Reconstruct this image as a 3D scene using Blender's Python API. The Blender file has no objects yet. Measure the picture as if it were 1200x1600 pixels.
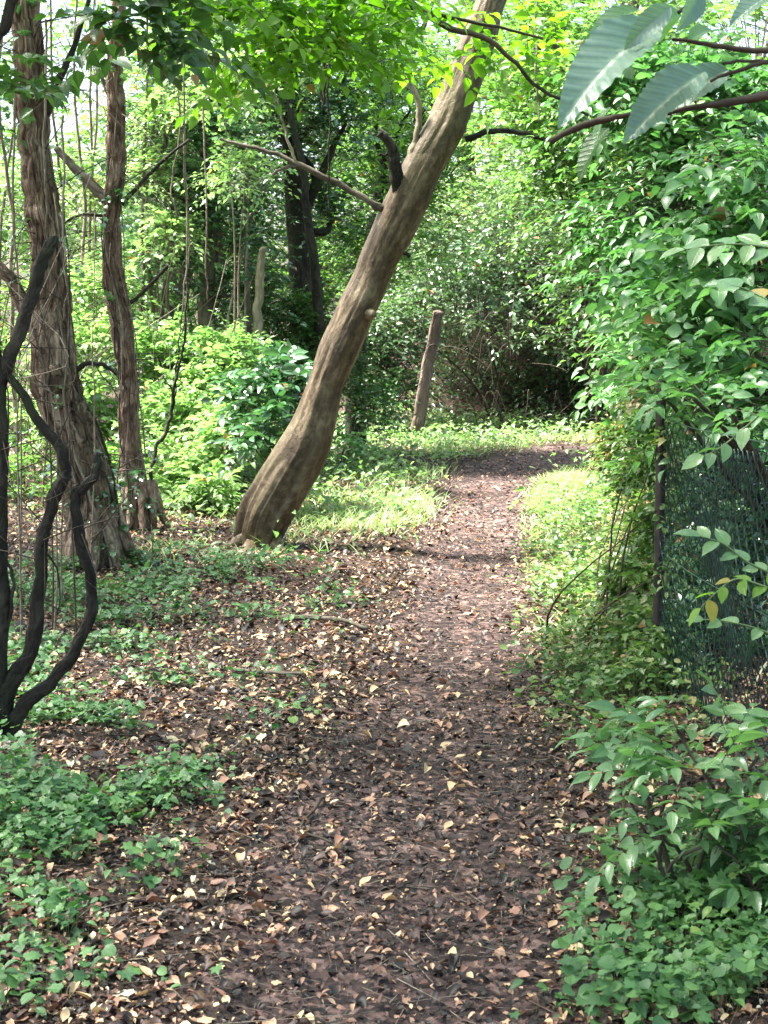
import bpy, math
import numpy as np
from mathutils import Vector, noise as mnoise

# ------------------------------------------------------------------ camera, sky, sun, exposure
SC = bpy.context.scene
COL = SC.collection
PITCH = math.atan(320 / 2400.0)
CAM = np.array([0.0, 0.0, 1.55])
cd = bpy.data.cameras.new("camera"); cam = bpy.data.objects.new("camera", cd); COL.objects.link(cam)
cam.location = CAM; cam.rotation_euler = (math.pi / 2 - PITCH, 0, 0)
cd.sensor_fit = 'VERTICAL'; cd.sensor_height = 36.0; cd.lens = 54.0
cd.clip_start = 0.05; cd.clip_end = 2000
cd.dof.use_dof = True; cd.dof.focus_distance = 9.0; cd.dof.aperture_fstop = 18.0
SC.camera = cam

SUN = Vector((-0.52, 0.12, 1.0)).normalized()
elev = math.asin(SUN.z); azim = math.atan2(SUN.x, SUN.y)
w = bpy.data.worlds.new("World"); SC.world = w; w.use_nodes = True
wn = w.node_tree.nodes; wl = w.node_tree.links
sky = wn.new('ShaderNodeTexSky'); sky.sky_type = 'NISHITA'; sky.sun_disc = False
sky.sun_elevation = elev; sky.sun_rotation = azim
sky.air_density = 1.0; sky.dust_density = 4.0; sky.ozone_density = 1.0
wl.new(sky.outputs[0], wn['Background'].inputs[0]); wn['Background'].inputs[1].default_value = 0.10
sd = bpy.data.lights.new("sun", 'SUN'); so = bpy.data.objects.new("sun", sd); COL.objects.link(so)
sd.energy = 5.0; sd.angle = math.radians(9.0); sd.color = (1.0, 0.965, 0.91)
so.rotation_euler = (-SUN).to_track_quat('-Z', 'Y').to_euler()
SC.view_settings.view_transform = 'Standard'; SC.view_settings.look = 'None'
SC.view_settings.gamma = 1.0; SC.view_settings.exposure = 2.78
SC.render.engine = 'CYCLES'
SC.cycles.max_bounces = 7; SC.cycles.diffuse_bounces = 4; SC.cycles.glossy_bounces = 2
SC.cycles.transmission_bounces = 5; SC.cycles.transparent_max_bounces = 4
SC.cycles.caustics_reflective = False; SC.cycles.caustics_refractive = False
SC.cycles.sample_clamp_indirect = 6.0
SC.cycles.use_denoising = True

# ------------------------------------------------------------------ maths helpers
cp, sp = math.cos(PITCH), math.sin(PITCH)
def P(px, py, Y):
    """world point at distance Y along the path that the photo's pixel (1200x1600) shows"""
    a = (px - 600) / 2400.0; b = -(py - 800) / 2400.0
    d = np.array([a, cp + b * sp, -sp + b * cp])
    return CAM + d * (Y / d[1])
def G(px, py):
    a = (px - 600) / 2400.0; b = -(py - 800) / 2400.0
    d = np.array([a, cp + b * sp, -sp + b * cp])
    p = CAM + d * (-CAM[2] / d[2])
    return p
def nz(v):
    return v / np.maximum(np.linalg.norm(v, axis=-1, keepdims=True), 1e-9)
def hsh(ix, iy, s):
    n = (ix.astype(np.int64) * 374761393 + iy.astype(np.int64) * 668265263 + s * 974711) & 0x7fffffff
    n = ((n ^ (n >> 13)) * 1274126177) & 0x7fffffff
    return ((n ^ (n >> 16)) & 0xffff) / 65535.0
def vn(x, y, s=0):
    x = np.asarray(x, float); y = np.asarray(y, float)
    ix = np.floor(x); iy = np.floor(y); fx = x - ix; fy = y - iy
    fx = fx * fx * (3 - 2 * fx); fy = fy * fy * (3 - 2 * fy)
    a = hsh(ix, iy, s); b = hsh(ix + 1, iy, s); c = hsh(ix, iy + 1, s); d = hsh(ix + 1, iy + 1, s)
    return (a * (1 - fx) + b * fx) * (1 - fy) + (c * (1 - fx) + d * fx) * fy
def fbm(x, y, s=0, o=4):
    r = 0; a = 0.5
    for i in range(o):
        r = r + a * vn(x * 2 ** i, y * 2 ** i, s + i * 17); a *= 0.5
    return r
def sst(a, b, x):
    t = np.clip((np.asarray(x, float) - a) / (b - a), 0, 1); return t * t * (3 - 2 * t)

# ------------------------------------------------------------------ the path's course and the lie of the land
PC = [(590, 1700, .42), (592, 1600, .42), (618, 1400, .44), (665, 1200, .42), (712, 1020, .33), (732, 900, .33), (750, 820, .33),
      (758, 765, .40), (790, 730, .50)]
PATH = [(G(a, b)[0], G(a, b)[1], w_) for a, b, w_ in PC] + [(2.3, 16.9, .7), (4.0, 17.4, .8), (6.5, 17.3, .8)]
PATH = [(PATH[0][0], -3.0, .4), (PATH[0][0], 1.0, .4)] + PATH
def path_d(x, y):
    """signed distance outside the path's edge"""
    best = np.full(np.shape(x), 1e9)
    for (x0, y0, w0), (x1, y1, w1) in zip(PATH[:-1], PATH[1:]):
        dx, dy = x1 - x0, y1 - y0
        t = np.clip(((x - x0) * dx + (y - y0) * dy) / (dx * dx + dy * dy), 0, 1)
        d = np.hypot(x - x0 - t * dx, y - y0 - t * dy) - (w0 + t * (w1 - w0))
        best = np.minimum(best, d)
    return best
def H(x, y):
    x = np.asarray(x, float); y = np.asarray(y, float)
    h = 0.10 * (fbm(x * .7, y * .7, 3) - .47) + 0.035 * (fbm(x * 4, y * 4, 9, 3) - .44)
    pd = path_d(x, y)
    h = h * sst(-.3, .5, pd) - 0.035 * (1 - sst(-.25, .25, pd))
    h = h + .12 * sst(.25, 1.0, pd) * sst(.2, .9, x) * (1 - sst(10, 14, y))
    h = h + 1.9 * sst(20.5, 22.3, y) * sst(-1.2, .6, x) * (1 - .3 * vn(x * .8, y * .8, 5))
    h = h + .012 * (fbm(x * 16, y * 16, 31, 2) - .37) * (1 - sst(12, 16, y))
    return h
def H1(x, y): return float(H(np.array([x]), np.array([y]))[0])

# ------------------------------------------------------------------ objects
def tag(o, label=None, cat=None, group=None, kind=None):
    if label: o['label'] = label
    if cat: o['category'] = cat
    if group: o['group'] = group
    if kind: o['kind'] = kind
    return o
def empty(name, loc, label, cat, group=None):
    o = bpy.data.objects.new(name, None); COL.objects.link(o); o.location = [float(c) for c in loc]
    o.empty_display_size = .2
    return tag(o, label, cat, group)
def link(name, me, mat, parent=None):
    o = bpy.data.objects.new(name, me); COL.objects.link(o)
    if mat is not None: me.materials.append(mat)
    if parent is not None:
        o.parent = parent; o.matrix_parent_inverse.translation = (-parent.location[0], -parent.location[1], -parent.location[2])
    return o
def npmesh(name, V, loops, starts, smooth=True, attrs=None):
    me = bpy.data.meshes.new(name)
    V = np.asarray(V, np.float32)
    me.vertices.add(len(V)); me.vertices.foreach_set('co', V.ravel())
    me.loops.add(len(loops)); me.loops.foreach_set('vertex_index', np.asarray(loops, np.int32))
    me.polygons.add(len(starts)); me.polygons.foreach_set('loop_start', np.asarray(starts, np.int32))
    me.polygons.foreach_set('use_smooth', np.full(len(starts), smooth, bool))
    for k, v in (attrs or {}).items():
        v = np.asarray(v, np.float32)
        if v.ndim == 1: me.attributes.new(k, 'FLOAT', 'POINT').data.foreach_set('value', v)
        else: me.attributes.new(k, 'FLOAT_VECTOR', 'POINT').data.foreach_set('vector', v.ravel())
    me.update(calc_edges=True); me.validate()
    return me

class Geo:
    """collects quads/tris as arrays"""
    def __init__(s): s.V = []; s.F = []; s.n = 0; s.R = []; s.U = []
    def add(s, V, F, r=0.5, U=None):
        V = np.asarray(V, float); s.U.append(V if U is None else U); s.V.append(V); s.F.append(np.asarray(F) + s.n); s.n += len(V)
        s.R.append(np.full(len(V), r) if np.isscalar(r) else r)
    def mesh(s, name, smooth=True):
        V = np.concatenate(s.V); loops = np.concatenate([f.ravel() for f in s.F])
        tot = np.concatenate([np.full(len(f), f.shape[1]) for f in s.F])
        starts = np.concatenate([[0], np.cumsum(tot)[:-1]])
        return npmesh(name, V, loops, starts, smooth, {'rnd': np.concatenate(s.R), 'tuv': np.concatenate(s.U)})
def catmull(pts, n):
    p = np.asarray(pts, float)
    if len(p) == 2: p = np.array([p[0], (p[0] + p[1]) / 2, p[1]])
    q = np.vstack([2 * p[0] - p[1], p, 2 * p[-1] - p[-2]])
    t = np.linspace(0, len(p) - 1, n); i = np.minimum(t.astype(int), len(p) - 2); f = (t - i)[:, None]
    a, b, c, d = q[i], q[i + 1], q[i + 2], q[i + 3]
    return .5 * (2 * b + (c - a) * f + (2 * a - 5 * b + 4 * c - d) * f * f + (3 * b - a - 3 * c + d) * f ** 3)
def tube(geo, pts, radii, n=None, sides=8, wob=0.0, seed=0, disp=None, r=0.5, cap=True):
    pts = np.asarray(pts, float); radii = np.atleast_1d(np.asarray(radii, float))
    if n is None: n = max(3, len(pts) * 3)
    c = catmull(pts, n)
    rr = np.interp(np.linspace(0, 1, n), np.linspace(0, 1, len(radii)), radii)
    if wob:
        rg = np.random.default_rng(seed)
        k = rg.normal(size=(n, 3)); k = (k + np.roll(k, 1, 0) + np.roll(k, -1, 0)) / 3; k[0] = 0
        c = c + k * wob
    T = nz(np.gradient(c, axis=0))
    ref = np.array([0, 1.0, 0]) if abs(T[0][1]) < .9 else np.array([1.0, 0, 0])
    A = nz(np.cross(T, ref)); B = np.cross(T, A)
    th = np.linspace(0, 2 * math.pi, sides, endpoint=False)
    R = np.repeat(rr[:, None], sides, 1)
    if disp is not None: R = R * disp(c, th, rr)
    V = c[:, None, :] + R[..., None] * (np.cos(th)[None, :, None] * A[:, None, :] + np.sin(th)[None, :, None] * B[:, None, :])
    i = np.arange(n - 1)[:, None] * sides; j = np.arange(sides)[None, :]; j2 = (j + 1) % sides
    F = np.stack([i + j, i + j2, i + sides + j2, i + sides + j], -1).reshape(-1, 4)
    V = V.reshape(-1, 3)
    sl = np.concatenate([[0], np.cumsum(np.linalg.norm(np.diff(c, axis=0), axis=1))]) + seed * 3.7
    rm = float(rr.mean()); UU = np.stack([np.broadcast_to(np.cos(th) * rm, (n, sides)), np.broadcast_to(np.sin(th) * rm, (n, sides)), np.broadcast_to(sl[:, None], (n, sides))], -1).reshape(-1, 3)
    geo.add(V, F, r, UU)
    if cap:
        k0 = geo.n; geo.add(np.array([c[-1] + T[-1] * rr[-1] * .4]), np.zeros((0, 3), int), r, np.array([[0, 0, sl[-1]]]))
        base = k0 - sides; jj = np.arange(sides)
        geo.F.append(np.stack([base + jj, base + (jj + 1) % sides, np.full(sides, k0)], -1))
    return c
def twigs(geo, O, D, L, droop, rad, r=.5):
    """many thin three-sided twigs at once: O, D (m,3), L, rad (m,)"""
    m = len(O); ks = np.linspace(0, 1, 4)
    c = O[:, None] + D[:, None] * (ks[None, :, None] * L[:, None, None]); c[..., 2] -= droop * L[:, None] * ks[None] ** 2
    A = nz(np.cross(D, np.array([0.1, .2, 1.0]))); B = np.cross(D, A)
    th = np.array([0, 2.094, 4.189]); rr = rad[:, None] * (1 - .75 * ks[None])
    V = c[:, :, None] + rr[:, :, None, None] * (np.cos(th)[None, None, :, None] * A[:, None, None] + np.sin(th)[None, None, :, None] * B[:, None, None])
    f = []
    for a in range(3):
        for j in range(3):
            f.append([a * 3 + j, a * 3 + (j + 1) % 3, a * 3 + 3 + (j + 1) % 3, a * 3 + 3 + j])
    F = (np.arange(m) * 12)[:, None, None] + np.array(f)[None]
    geo.add(V.reshape(-1, 3), F.reshape(-1, 4), r)

# ------------------------------------------------------------------ leaf shapes: x across, y along, z up
def ovate(seg=4, wide=.5, fold=.15, curl=.18, tipped=.9, low=.42, wave=0.0):
    V = [(0, 0, 0)]; F = []
    ts = [(i + 1) / (seg + 0.0) for i in range(seg - 1)] if seg > 2 else [.42]
    for i, t in enumerate(ts):
        wv = wide * .5 * (math.sin(math.pi * t ** (math.log(.5) / math.log(low)))) ** tipped
        z = -curl * t * t
        for s in (-1, 0, 1):
            V.append((s * wv, t, z + fold * abs(s) * wv * 2 + (wave * math.sin(9 * t + s) if s else 0)))
    V.append((0, 1, -curl))
    n = len(ts)
    F.append((0, 2, 1)); F.append((0, 3, 2))
    for i in range(n - 1):
        a = 1 + 3 * i
        F.append((a, a + 1, a + 4, a + 3)); F.append((a + 1, a + 2, a + 5, a + 4))
    a = 1 + 3 * (n - 1); e = len(V) - 1
    F.append((a, a + 1, e)); F.append((a + 1, a + 2, e))
    return np.array(V, float), F
def fanleaf(pts, z=None):
    V = [(0, .38, 0)] + [(x, y, .28 * abs(x) - .30 * (y - .3) ** 2 - .25 * abs(x) ** 2) for x, y in pts]
    n = len(pts); F = [(0, 1 + i, 1 + (i + 1) % n) for i in range(n)]
    return np.array(V, float), F
IVY = fanleaf([(0, 0), (.30, -.10), (.50, .12), (.34, .36), (.46, .66), (.18, .66), (0, 1.0), (-.18, .66), (-.46, .66), (-.34, .36), (-.50, .12), (-.30, -.10)])
ROUND = fanleaf([(0, .02), (.28, .0), (.47, .22), (.5, .48), (.34, .76), (0, .92), (-.34, .76), (-.5, .48), (-.47, .22), (-.28, 0)])
LOW = ovate(2, .55, .16, .18)
OVAL = ovate(4, .55, .22, .30)
OVALF = ovate(6, .58, .12, .26, wave=.012)
LANCE = ovate(4, .30, .14, .25)
def curled(seed, kind=0):
    rg = np.random.default_rng(seed)
    V, F = ovate(4, rg.uniform(.42, .75), rg.uniform(.15, .6), rg.uniform(-.5, .7), wave=rg.uniform(0, .05))
    V[:, 2] -= V[:, 2].mean(); V[:, 0] += .12 * np.sin(V[:, 1] * rg.uniform(1, 3)); V[:, 2] += V[:, 0] * V[:, 1] * rg.uniform(-.6, .6)
    V[:, 1] -= .5
    return V, F

def leafmesh(name, tmpl, pos, ydir, nrm, size, rnd, vari=True):
    TV, TF = tmpl; N = len(pos); k = len(TV)
    y = nz(ydir); z = nz(nrm - (nrm * y).sum(-1, keepdims=True) * y); x = np.cross(y, z)
    size = np.broadcast_to(size, (N,))
    V = pos[:, None] + size[:, None, None] * (TV[None, :, 0:1] * x[:, None] + TV[None, :, 1:2] * y[:, None] + TV[None, :, 2:3] * z[:, None])
    lp = np.concatenate([np.array(f) for f in TF]); tot = np.array([len(f) for f in TF])
    loops = (lp[None] + (np.arange(N) * k)[:, None]).ravel()
    tots = np.tile(tot, N); starts = np.concatenate([[0], np.cumsum(tots)[:-1]])
    luv = np.tile(TV, (N, 1))
    return npmesh(name, V.reshape(-1, 3), loops, starts, True, {'rnd': np.repeat(rnd, k), 'luv': luv})
def spray(rg, O, D, L, k, size, droop=.25, up=None, flat=.35, opp=False, term=True):
    """k leaves set left and right along each twig; returns pos, dir, normal, size, rnd"""
    m = len(O); D = nz(D)
    up = np.array([0, 0, 1.0]) if up is None else up
    U = np.broadcast_to(up, D.shape)
    S = nz(np.cross(D, U) + 1e-4); N0 = np.cross(S, D)
    s = (np.arange(k) + .6)[None] / k * np.ones((m, 1)) + rg.normal(0, .03, (m, k))
    if opp: s = (np.arange(k) // 2 + .6)[None] / (k / 2) * np.ones((m, 1))
    side = np.where(np.arange(k) % 2 == 0, 1.0, -1.0)[None, :, None]
    pos = O[:, None] + D[:, None] * (s * L[:, None])[..., None]; pos[..., 2] -= droop * L[:, None] * s ** 2
    tan = D[:, None] - np.array([0, 0, 1.0]) * (2 * droop * s)[..., None]
    fw = rg.uniform(.35, .9, (m, k, 1))
    yd = tan * fw + side * S[:, None] + rg.normal(0, .22, (m, k, 3)); 
    nn = N0[:, None] + rg.normal(0, flat, (m, k, 3))
    if term:
        yd[:, -1] = tan[:, -1] + rg.normal(0, .1, (m, 3))
    sz = size * rg.uniform(.6, 1.15, (m, k)) * (1 - .25 * s) * rg.uniform(.7, 1.3, (m, 1))
    tone = vn(O[:, 0] * 1.7 + O[:, 2] * .9, O[:, 1] * 1.7 + O[:, 2] * 1.9, 55)[:, None]
    rn = np.clip(tone * .5 + rg.uniform(0, 1, (m, 1)) * .3 + rg.uniform(0, 1, (m, k)) * .3, 0, .95)
    rn[rg.uniform(0, 1, rn.shape) < .008] = 1.0
    return pos.reshape(-1, 3), yd.reshape(-1, 3), nn.reshape(-1, 3), sz.ravel(), rn.ravel()

# ------------------------------------------------------------------ materials
def nodes(name):
    m = bpy.data.materials.new(name); m.use_nodes = True
    nt = m.node_tree; b = nt.nodes['Principled BSDF']; return m, nt, b
def N(nt, t, **kw):
    n = nt.nodes.new('ShaderNode' + t)
    for k, v in kw.items():
        if k == 'ins':
            for a, c in v.items(): n.inputs[a].default_value = c
        else: setattr(n, k, v)
    return n
def ramp(nt, fac, stops, interp='LINEAR'):
    r = N(nt, 'ValToRGB'); cr = r.color_ramp; cr.interpolation = interp
    while len(cr.elements) > 1: cr.elements.remove(cr.elements[-1])
    cr.elements[0].position = stops[0][0]; cr.elements[0].color = (*stops[0][1], 1)
    for p, c in stops[1:]: e = cr.elements.new(p); e.color = (*c, 1)
    nt.links.new(fac, r.inputs[0]); return r.outputs[0]
def leafmat(name, stops, trans=.4, rough=.38, spec=.5, veins=0.0, tint=(1.25, 1.55, .85), coat=0.0, old=True):
    m, nt, b = nodes(name); L = nt.links
    at = N(nt, 'Attribute', attribute_name='rnd')
    if old: stops = [(p_ * .9, c_) for p_, c_ in stops] + [(.96, stops[-1][1]), (.985, (.36, .27, .06)), (1, (.26, .13, .05))]
    col = ramp(nt, at.outputs['Fac'], stops)
    geo = N(nt, 'NewGeometry')
    ns = N(nt, 'TexNoise', ins={'Scale': 35.0, 'Detail': 2.0}); L.new(geo.outputs['Position'], ns.inputs['Vector'])
    mr = N(nt, 'MapRange', ins={3: .75, 4: 1.25}); L.new(ns.outputs['Fac'], mr.inputs[0])
    mx = N(nt, 'Mix', data_type='RGBA', blend_type='MULTIPLY', ins={0: 1.0}); L.new(col, mx.inputs[6]); L.new(mr.outputs[0], mx.inputs[7])
    out = mx.outputs[2]
    if veins:
        lv = N(nt, 'Attribute', attribute_name='luv'); sx = N(nt, 'SeparateXYZ'); L.new(lv.outputs['Vector'], sx.inputs[0])
        ab = N(nt, 'Math', operation='ABSOLUTE'); L.new(sx.outputs[0], ab.inputs[0])
        a1 = N(nt, 'Math', operation='MULTIPLY_ADD', ins={1: -.75}); L.new(ab.outputs[0], a1.inputs[0]); L.new(sx.outputs[1], a1.inputs[2])
        a2 = N(nt, 'Math', operation='MULTIPLY', ins={1: 62.0}); L.new(a1.outputs[0], a2.inputs[0])
        a3 = N(nt, 'Math', operation='SINE'); L.new(a2.outputs[0], a3.inputs[0])
        pw = N(nt, 'MapRange', ins={1: .55, 2: 1.0, 3: 0.0, 4: 1.0}); L.new(a3.outputs[0], pw.inputs[0])
        mid = N(nt, 'MapRange', ins={1: .012, 2: .03, 3: 1.0, 4: 0.0}); L.new(ab.outputs[0], mid.inputs[0])
        mxx = N(nt, 'Math', operation='MAXIMUM'); L.new(mid.outputs[0], mxx.inputs[0]); L.new(pw.outputs[0], mxx.inputs[1])
        vm = N(nt, 'Mix', data_type='RGBA', ins={7: (.16, .26, .08, 1)}); L.new(out, vm.inputs[6])
        sc = N(nt, 'Math', operation='MULTIPLY', ins={1: .35 * veins}); L.new(mxx.outputs[0], sc.inputs[0]); L.new(sc.outputs[0], vm.inputs[0])
        out = vm.outputs[2]
        bp = N(nt, 'Bump', ins={'Strength': .5 * veins, 'Distance': .002}); bp.invert = True
        L.new(mxx.outputs[0], bp.inputs['Height']); L.new(bp.outputs[0], b.inputs['Normal'])
    L.new(out, b.inputs['Base Color']); b.inputs['Roughness'].default_value = rough
    b.inputs['Specular IOR Level'].default_value = spec
    tr = N(nt, 'BsdfTranslucent'); tc = N(nt, 'Mix', data_type='RGBA', blend_type='MULTIPLY', ins={0: 1.0, 7: (*tint, 1)})
    L.new(out, tc.inputs[6]); L.new(tc.outputs[2], tr.inputs['Color'])
    ms = N(nt, 'MixShader', ins={0: trans}); L.new(b.outputs[0], ms.inputs[1]); L.new(tr.outputs[0], ms.inputs[2])
    L.new(ms.outputs[0], nt.nodes['Material Output'].inputs[0])
    return m
def barkmat(name, dark, mid, light, scale=14, stretch=5.0, bump=.6, rough=.85, moss=None, patch=2.2, crack=.35, cs=16):
    m, nt, b = nodes(name); L = nt.links
    at = N(nt, 'Attribute', attribute_name='tuv'); T = at.outputs['Vector']
    mp = N(nt, 'Mapping', ins={'Scale': (1, 1, 1.0 / stretch)}); L.new(T, mp.inputs[0])
    n1 = N(nt, 'TexNoise', ins={'Scale': float(scale), 'Detail': 9.0, 'Roughness': .68, 'Distortion': .5}); L.new(mp.outputs[0], n1.inputs['Vector'])
    mp2 = N(nt, 'Mapping', ins={'Scale': (1, 1, .4)}); L.new(T, mp2.inputs[0])
    n2 = N(nt, 'TexNoise', ins={'Scale': float(patch), 'Detail': 5.0, 'Distortion': .6}); L.new(mp2.outputs[0], n2.inputs['Vector'])
    ad = N(nt, 'Math', operation='MULTIPLY_ADD', ins={1: .5}); L.new(n2.outputs['Fac'], ad.inputs[0])
    h = N(nt, 'Math', operation='MULTIPLY', ins={1: .55}); L.new(n1.outputs['Fac'], h.inputs[0]); L.new(h.outputs[0], ad.inputs[2])
    col = ramp(nt, ad.outputs[0], [(.38, dark), (.51, mid), (.64, light)])
    # long cracks: distorted stretched cells
    wn_ = N(nt, 'TexNoise', ins={'Scale': 5.0, 'Detail': 4.0}); L.new(T, wn_.inputs['Vector'])
    mpc = N(nt, 'Mapping', ins={'Scale': (cs, cs, cs / (stretch * 1.6))}); L.new(T, mpc.inputs[0])
    av = N(nt, 'VectorMath', operation='MULTIPLY_ADD', ins={1: (1.6, 1.6, 1.6)}); L.new(wn_.outputs['Color'], av.inputs[0]); L.new(mpc.outputs[0], av.inputs[2])
    vo = N(nt, 'TexVoronoi', feature='DISTANCE_TO_EDGE', ins={'Scale': 1.0}); L.new(av.outputs[0], vo.inputs['Vector'])
    ck = N(nt, 'MapRange', ins={1: 0.0, 2: .12, 3: crack, 4: 0.0}); L.new(vo.outputs['Distance'], ck.inputs[0])
    mc = N(nt, 'Mix', data_type='RGBA', ins={7: (*[v * .35 for v in dark], 1)}); L.new(ck.outputs[0], mc.inputs[0]); L.new(col, mc.inputs[6]); col = mc.outputs[2]
    if moss:
        n3 = N(nt, 'TexNoise', ins={'Scale': 2.6, 'Detail': 7.0, 'Roughness': .65}); L.new(mp2.outputs[0], n3.inputs['Vector'])
        mr = N(nt, 'MapRange', ins={1: .50, 2: .64, 3: 0.0, 4: .8}); L.new(n3.outputs['Fac'], mr.inputs[0])
        mx = N(nt, 'Mix', data_type='RGBA', ins={7: (*moss, 1)}); L.new(mr.outputs[0], mx.inputs[0]); L.new(col, mx.inputs[6]); col = mx.outputs[2]
    L.new(col, b.inputs['Base Color']); b.inputs['Roughness'].default_value = rough; b.inputs['Specular IOR Level'].default_value = .25
    hs = N(nt, 'Math', operation='SUBTRACT'); L.new(n1.outputs['Fac'], hs.inputs[0]); L.new(ck.outputs[0], hs.inputs[1])
    bp = N(nt, 'Bump', ins={'Strength': bump, 'Distance': .025}); L.new(hs.outputs[0], bp.inputs['Height']); L.new(bp.outputs[0], b.inputs['Normal'])
    return m
def plain(name, col, rough=.6, metal=0.0, var=.3, scale=30):
    m, nt, b = nodes(name); L = nt.links
    tc = N(nt, 'TexCoord'); n1 = N(nt, 'TexNoise', ins={'Scale': float(scale), 'Detail': 5.0}); L.new(tc.outputs['Object'], n1.inputs['Vector'])
    c = ramp(nt, n1.outputs['Fac'], [(.3, tuple(v * (1 - var) for v in col)), (.7, tuple(v * (1 + var) for v in col))])
    L.new(c, b.inputs['Base Color']); b.inputs['Roughness'].default_value = rough; b.inputs['Metallic'].default_value = metal
    return m
def soilmat(name, stops, bump=1.0):
    m, nt, b = nodes(name); L = nt.links
    geo = N(nt, 'NewGeometry')
    n1 = N(nt, 'TexNoise', ins={'Scale': 9.0, 'Detail': 9.0, 'Roughness': .7}); L.new(geo.outputs['Position'], n1.inputs['Vector'])
    v = N(nt, 'TexVoronoi', ins={'Scale': 38.0, 'Randomness': 1.0}); L.new(geo.outputs['Position'], v.inputs['Vector'])
    sp_ = N(nt, 'SeparateColor'); L.new(v.outputs['Color'], sp_.inputs[0])
    ad = N(nt, 'Math', operation='MULTIPLY_ADD', ins={1: .30}); L.new(sp_.outputs[0], ad.inputs[0])
    hf = N(nt, 'Math', operation='MULTIPLY', ins={1: .72}); L.new(n1.outputs['Fac'], hf.inputs[0]); L.new(hf.outputs[0], ad.inputs[2])
    L.new(ramp(nt, ad.outputs[0], stops), b.inputs['Base Color']); b.inputs['Roughness'].default_value = .9; b.inputs['Specular IOR Level'].default_value = .3
    bp = N(nt, 'Bump', ins={'Strength': bump, 'Distance': .03}); L.new(ad.outputs[0], bp.inputs['Height']); L.new(bp.outputs[0], b.inputs['Normal'])
    return m

D_, M_, B_ = (.022, .060, .016), (.045, .115, .022), (.10, .20, .035)
M = {}
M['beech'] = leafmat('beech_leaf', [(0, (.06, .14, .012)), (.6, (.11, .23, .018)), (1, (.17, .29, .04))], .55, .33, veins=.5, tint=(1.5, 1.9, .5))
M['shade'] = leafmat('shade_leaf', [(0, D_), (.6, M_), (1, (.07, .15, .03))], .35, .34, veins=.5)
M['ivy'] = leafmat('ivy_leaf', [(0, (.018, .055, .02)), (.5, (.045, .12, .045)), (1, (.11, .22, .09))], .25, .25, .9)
M['far'] = leafmat('far_leaf', [(0, (.035, .09, .025)), (.5, (.10, .20, .05)), (1, (.22, .34, .10))], .5, .36, tint=(1.35, 1.7, .85))
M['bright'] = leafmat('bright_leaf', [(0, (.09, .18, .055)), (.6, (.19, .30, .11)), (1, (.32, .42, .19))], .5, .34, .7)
M['bramble'] = leafmat('bramble_lit_leaf', [(0, (.035, .08, .035)), (.4, (.12, .20, .08)), (1, (.32, .40, .20))], .35, .30, .8)  # paler bramble copy: sunlight on the mound top put into the leaf colour
M['elder'] = leafmat('elder_leaf', [(0, (.04, .115, .04)), (.6, (.09, .20, .07)), (1, (.17, .30, .11))], .38, .28, .8, veins=.8)
M['hazel'] = leafmat('hazel_leaf', [(0, (.022, .075, .022)), (.5, (.068, .185, .055)), (1, (.17, .33, .13))], .42, .34, .7, veins=.6)
M['hero'] = leafmat('sky_tinted_broad_leaf', [(0, (.09, .17, .12)), (1, (.12, .22, .16))], .35, .40, 1.0, veins=.7, old=False)  # blue of the reflected sky put into the base colour
M['cover'] = leafmat('ground_ivy_leaf', [(0, (.025, .075, .03)), (.5, (.06, .15, .045)), (.9, (.12, .24, .07)), (1, (.20, .28, .06))], .3, .40, .4, veins=.5, old=False)
M['grass'] = leafmat('grass_blade', [(0, (.11, .20, .06)), (.6, (.21, .32, .11)), (.85, (.36, .40, .20)), (1, (.48, .44, .28))], .4, .4)
M['litter'] = leafmat('dead_leaf', [(0, (.011, .008, .007)), (.34, (.034, .020, .016)), (.54, (.105, .054, .040)), (.68, (.25, .125, .08)), (.81, (.46, .28, .17)), (.93, (.62, .46, .24)), (1, (.72, .66, .46))], .12, .5, .4, tint=(1.2, 1, .8), old=False)
M['smooth_bark'] = barkmat('smooth_bark', (.026, .018, .010), (.082, .056, .031), (.19, .145, .088), 30, 1.8, .35, .5, moss=(.078, .068, .024), patch=7.0, crack=.12, cs=8)
M['flaky_bark'] = barkmat('flaky_bark', (.03, .018, .012), (.19, .125, .085), (.45, .34, .25), 42, 3.5, 1.0, .9, patch=8, crack=.45, cs=22)
M['red_bark'] = barkmat('red_bark', (.045, .026, .018), (.24, .15, .105), (.48, .36, .27), 38, 3.0, 1.0, .85, patch=8, crack=.35, cs=20)
M['dark_bark'] = barkmat('dark_bark', (.008, .007, .005), (.025, .021, .015), (.065, .055, .038), 40, 2.0, .7, .8, moss=(.028, .036, .014), patch=9, crack=.25, cs=26)
M['grey_bark'] = barkmat('grey_bark', (.05, .042, .03), (.11, .09, .065), (.2, .17, .13), 18, 4.0, .6, .8)
M['pale_bark'] = barkmat('pale_bark', (.14, .11, .07), (.24, .2, .13), (.36, .31, .22), 18, 4.0, .5, .8)
M['twig'] = barkmat('twig_bark', (.025, .018, .012), (.06, .045, .03), (.12, .095, .065), 30, 2.0, .3, .8)
M['dry_twig'] = barkmat('dry_twig', (.09, .065, .045), (.18, .14, .10), (.32, .27, .2), 30, 2.0, .3, .8)
M['wood'] = barkmat('weathered_wood', (.05, .032, .024), (.12, .08, .06), (.22, .16, .13), 24, 8.0, .8, .85)
M['green_stem'] = plain('green_stem', (.09, .14, .04), .5)
M['wire'] = plain('green_wire', (.014, .046, .032), .35, .0, .4, 8)
M['rust'] = plain('rusty_post', (.028, .019, .014), .8, .1, .5, 40)
M['soil'] = soilmat('woodland_soil', [(.3, (.010, .007, .005)), (.48, (.030, .018, .012)), (.6, (.065, .038, .024)), (.72, (.13, .08, .05))])
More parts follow.
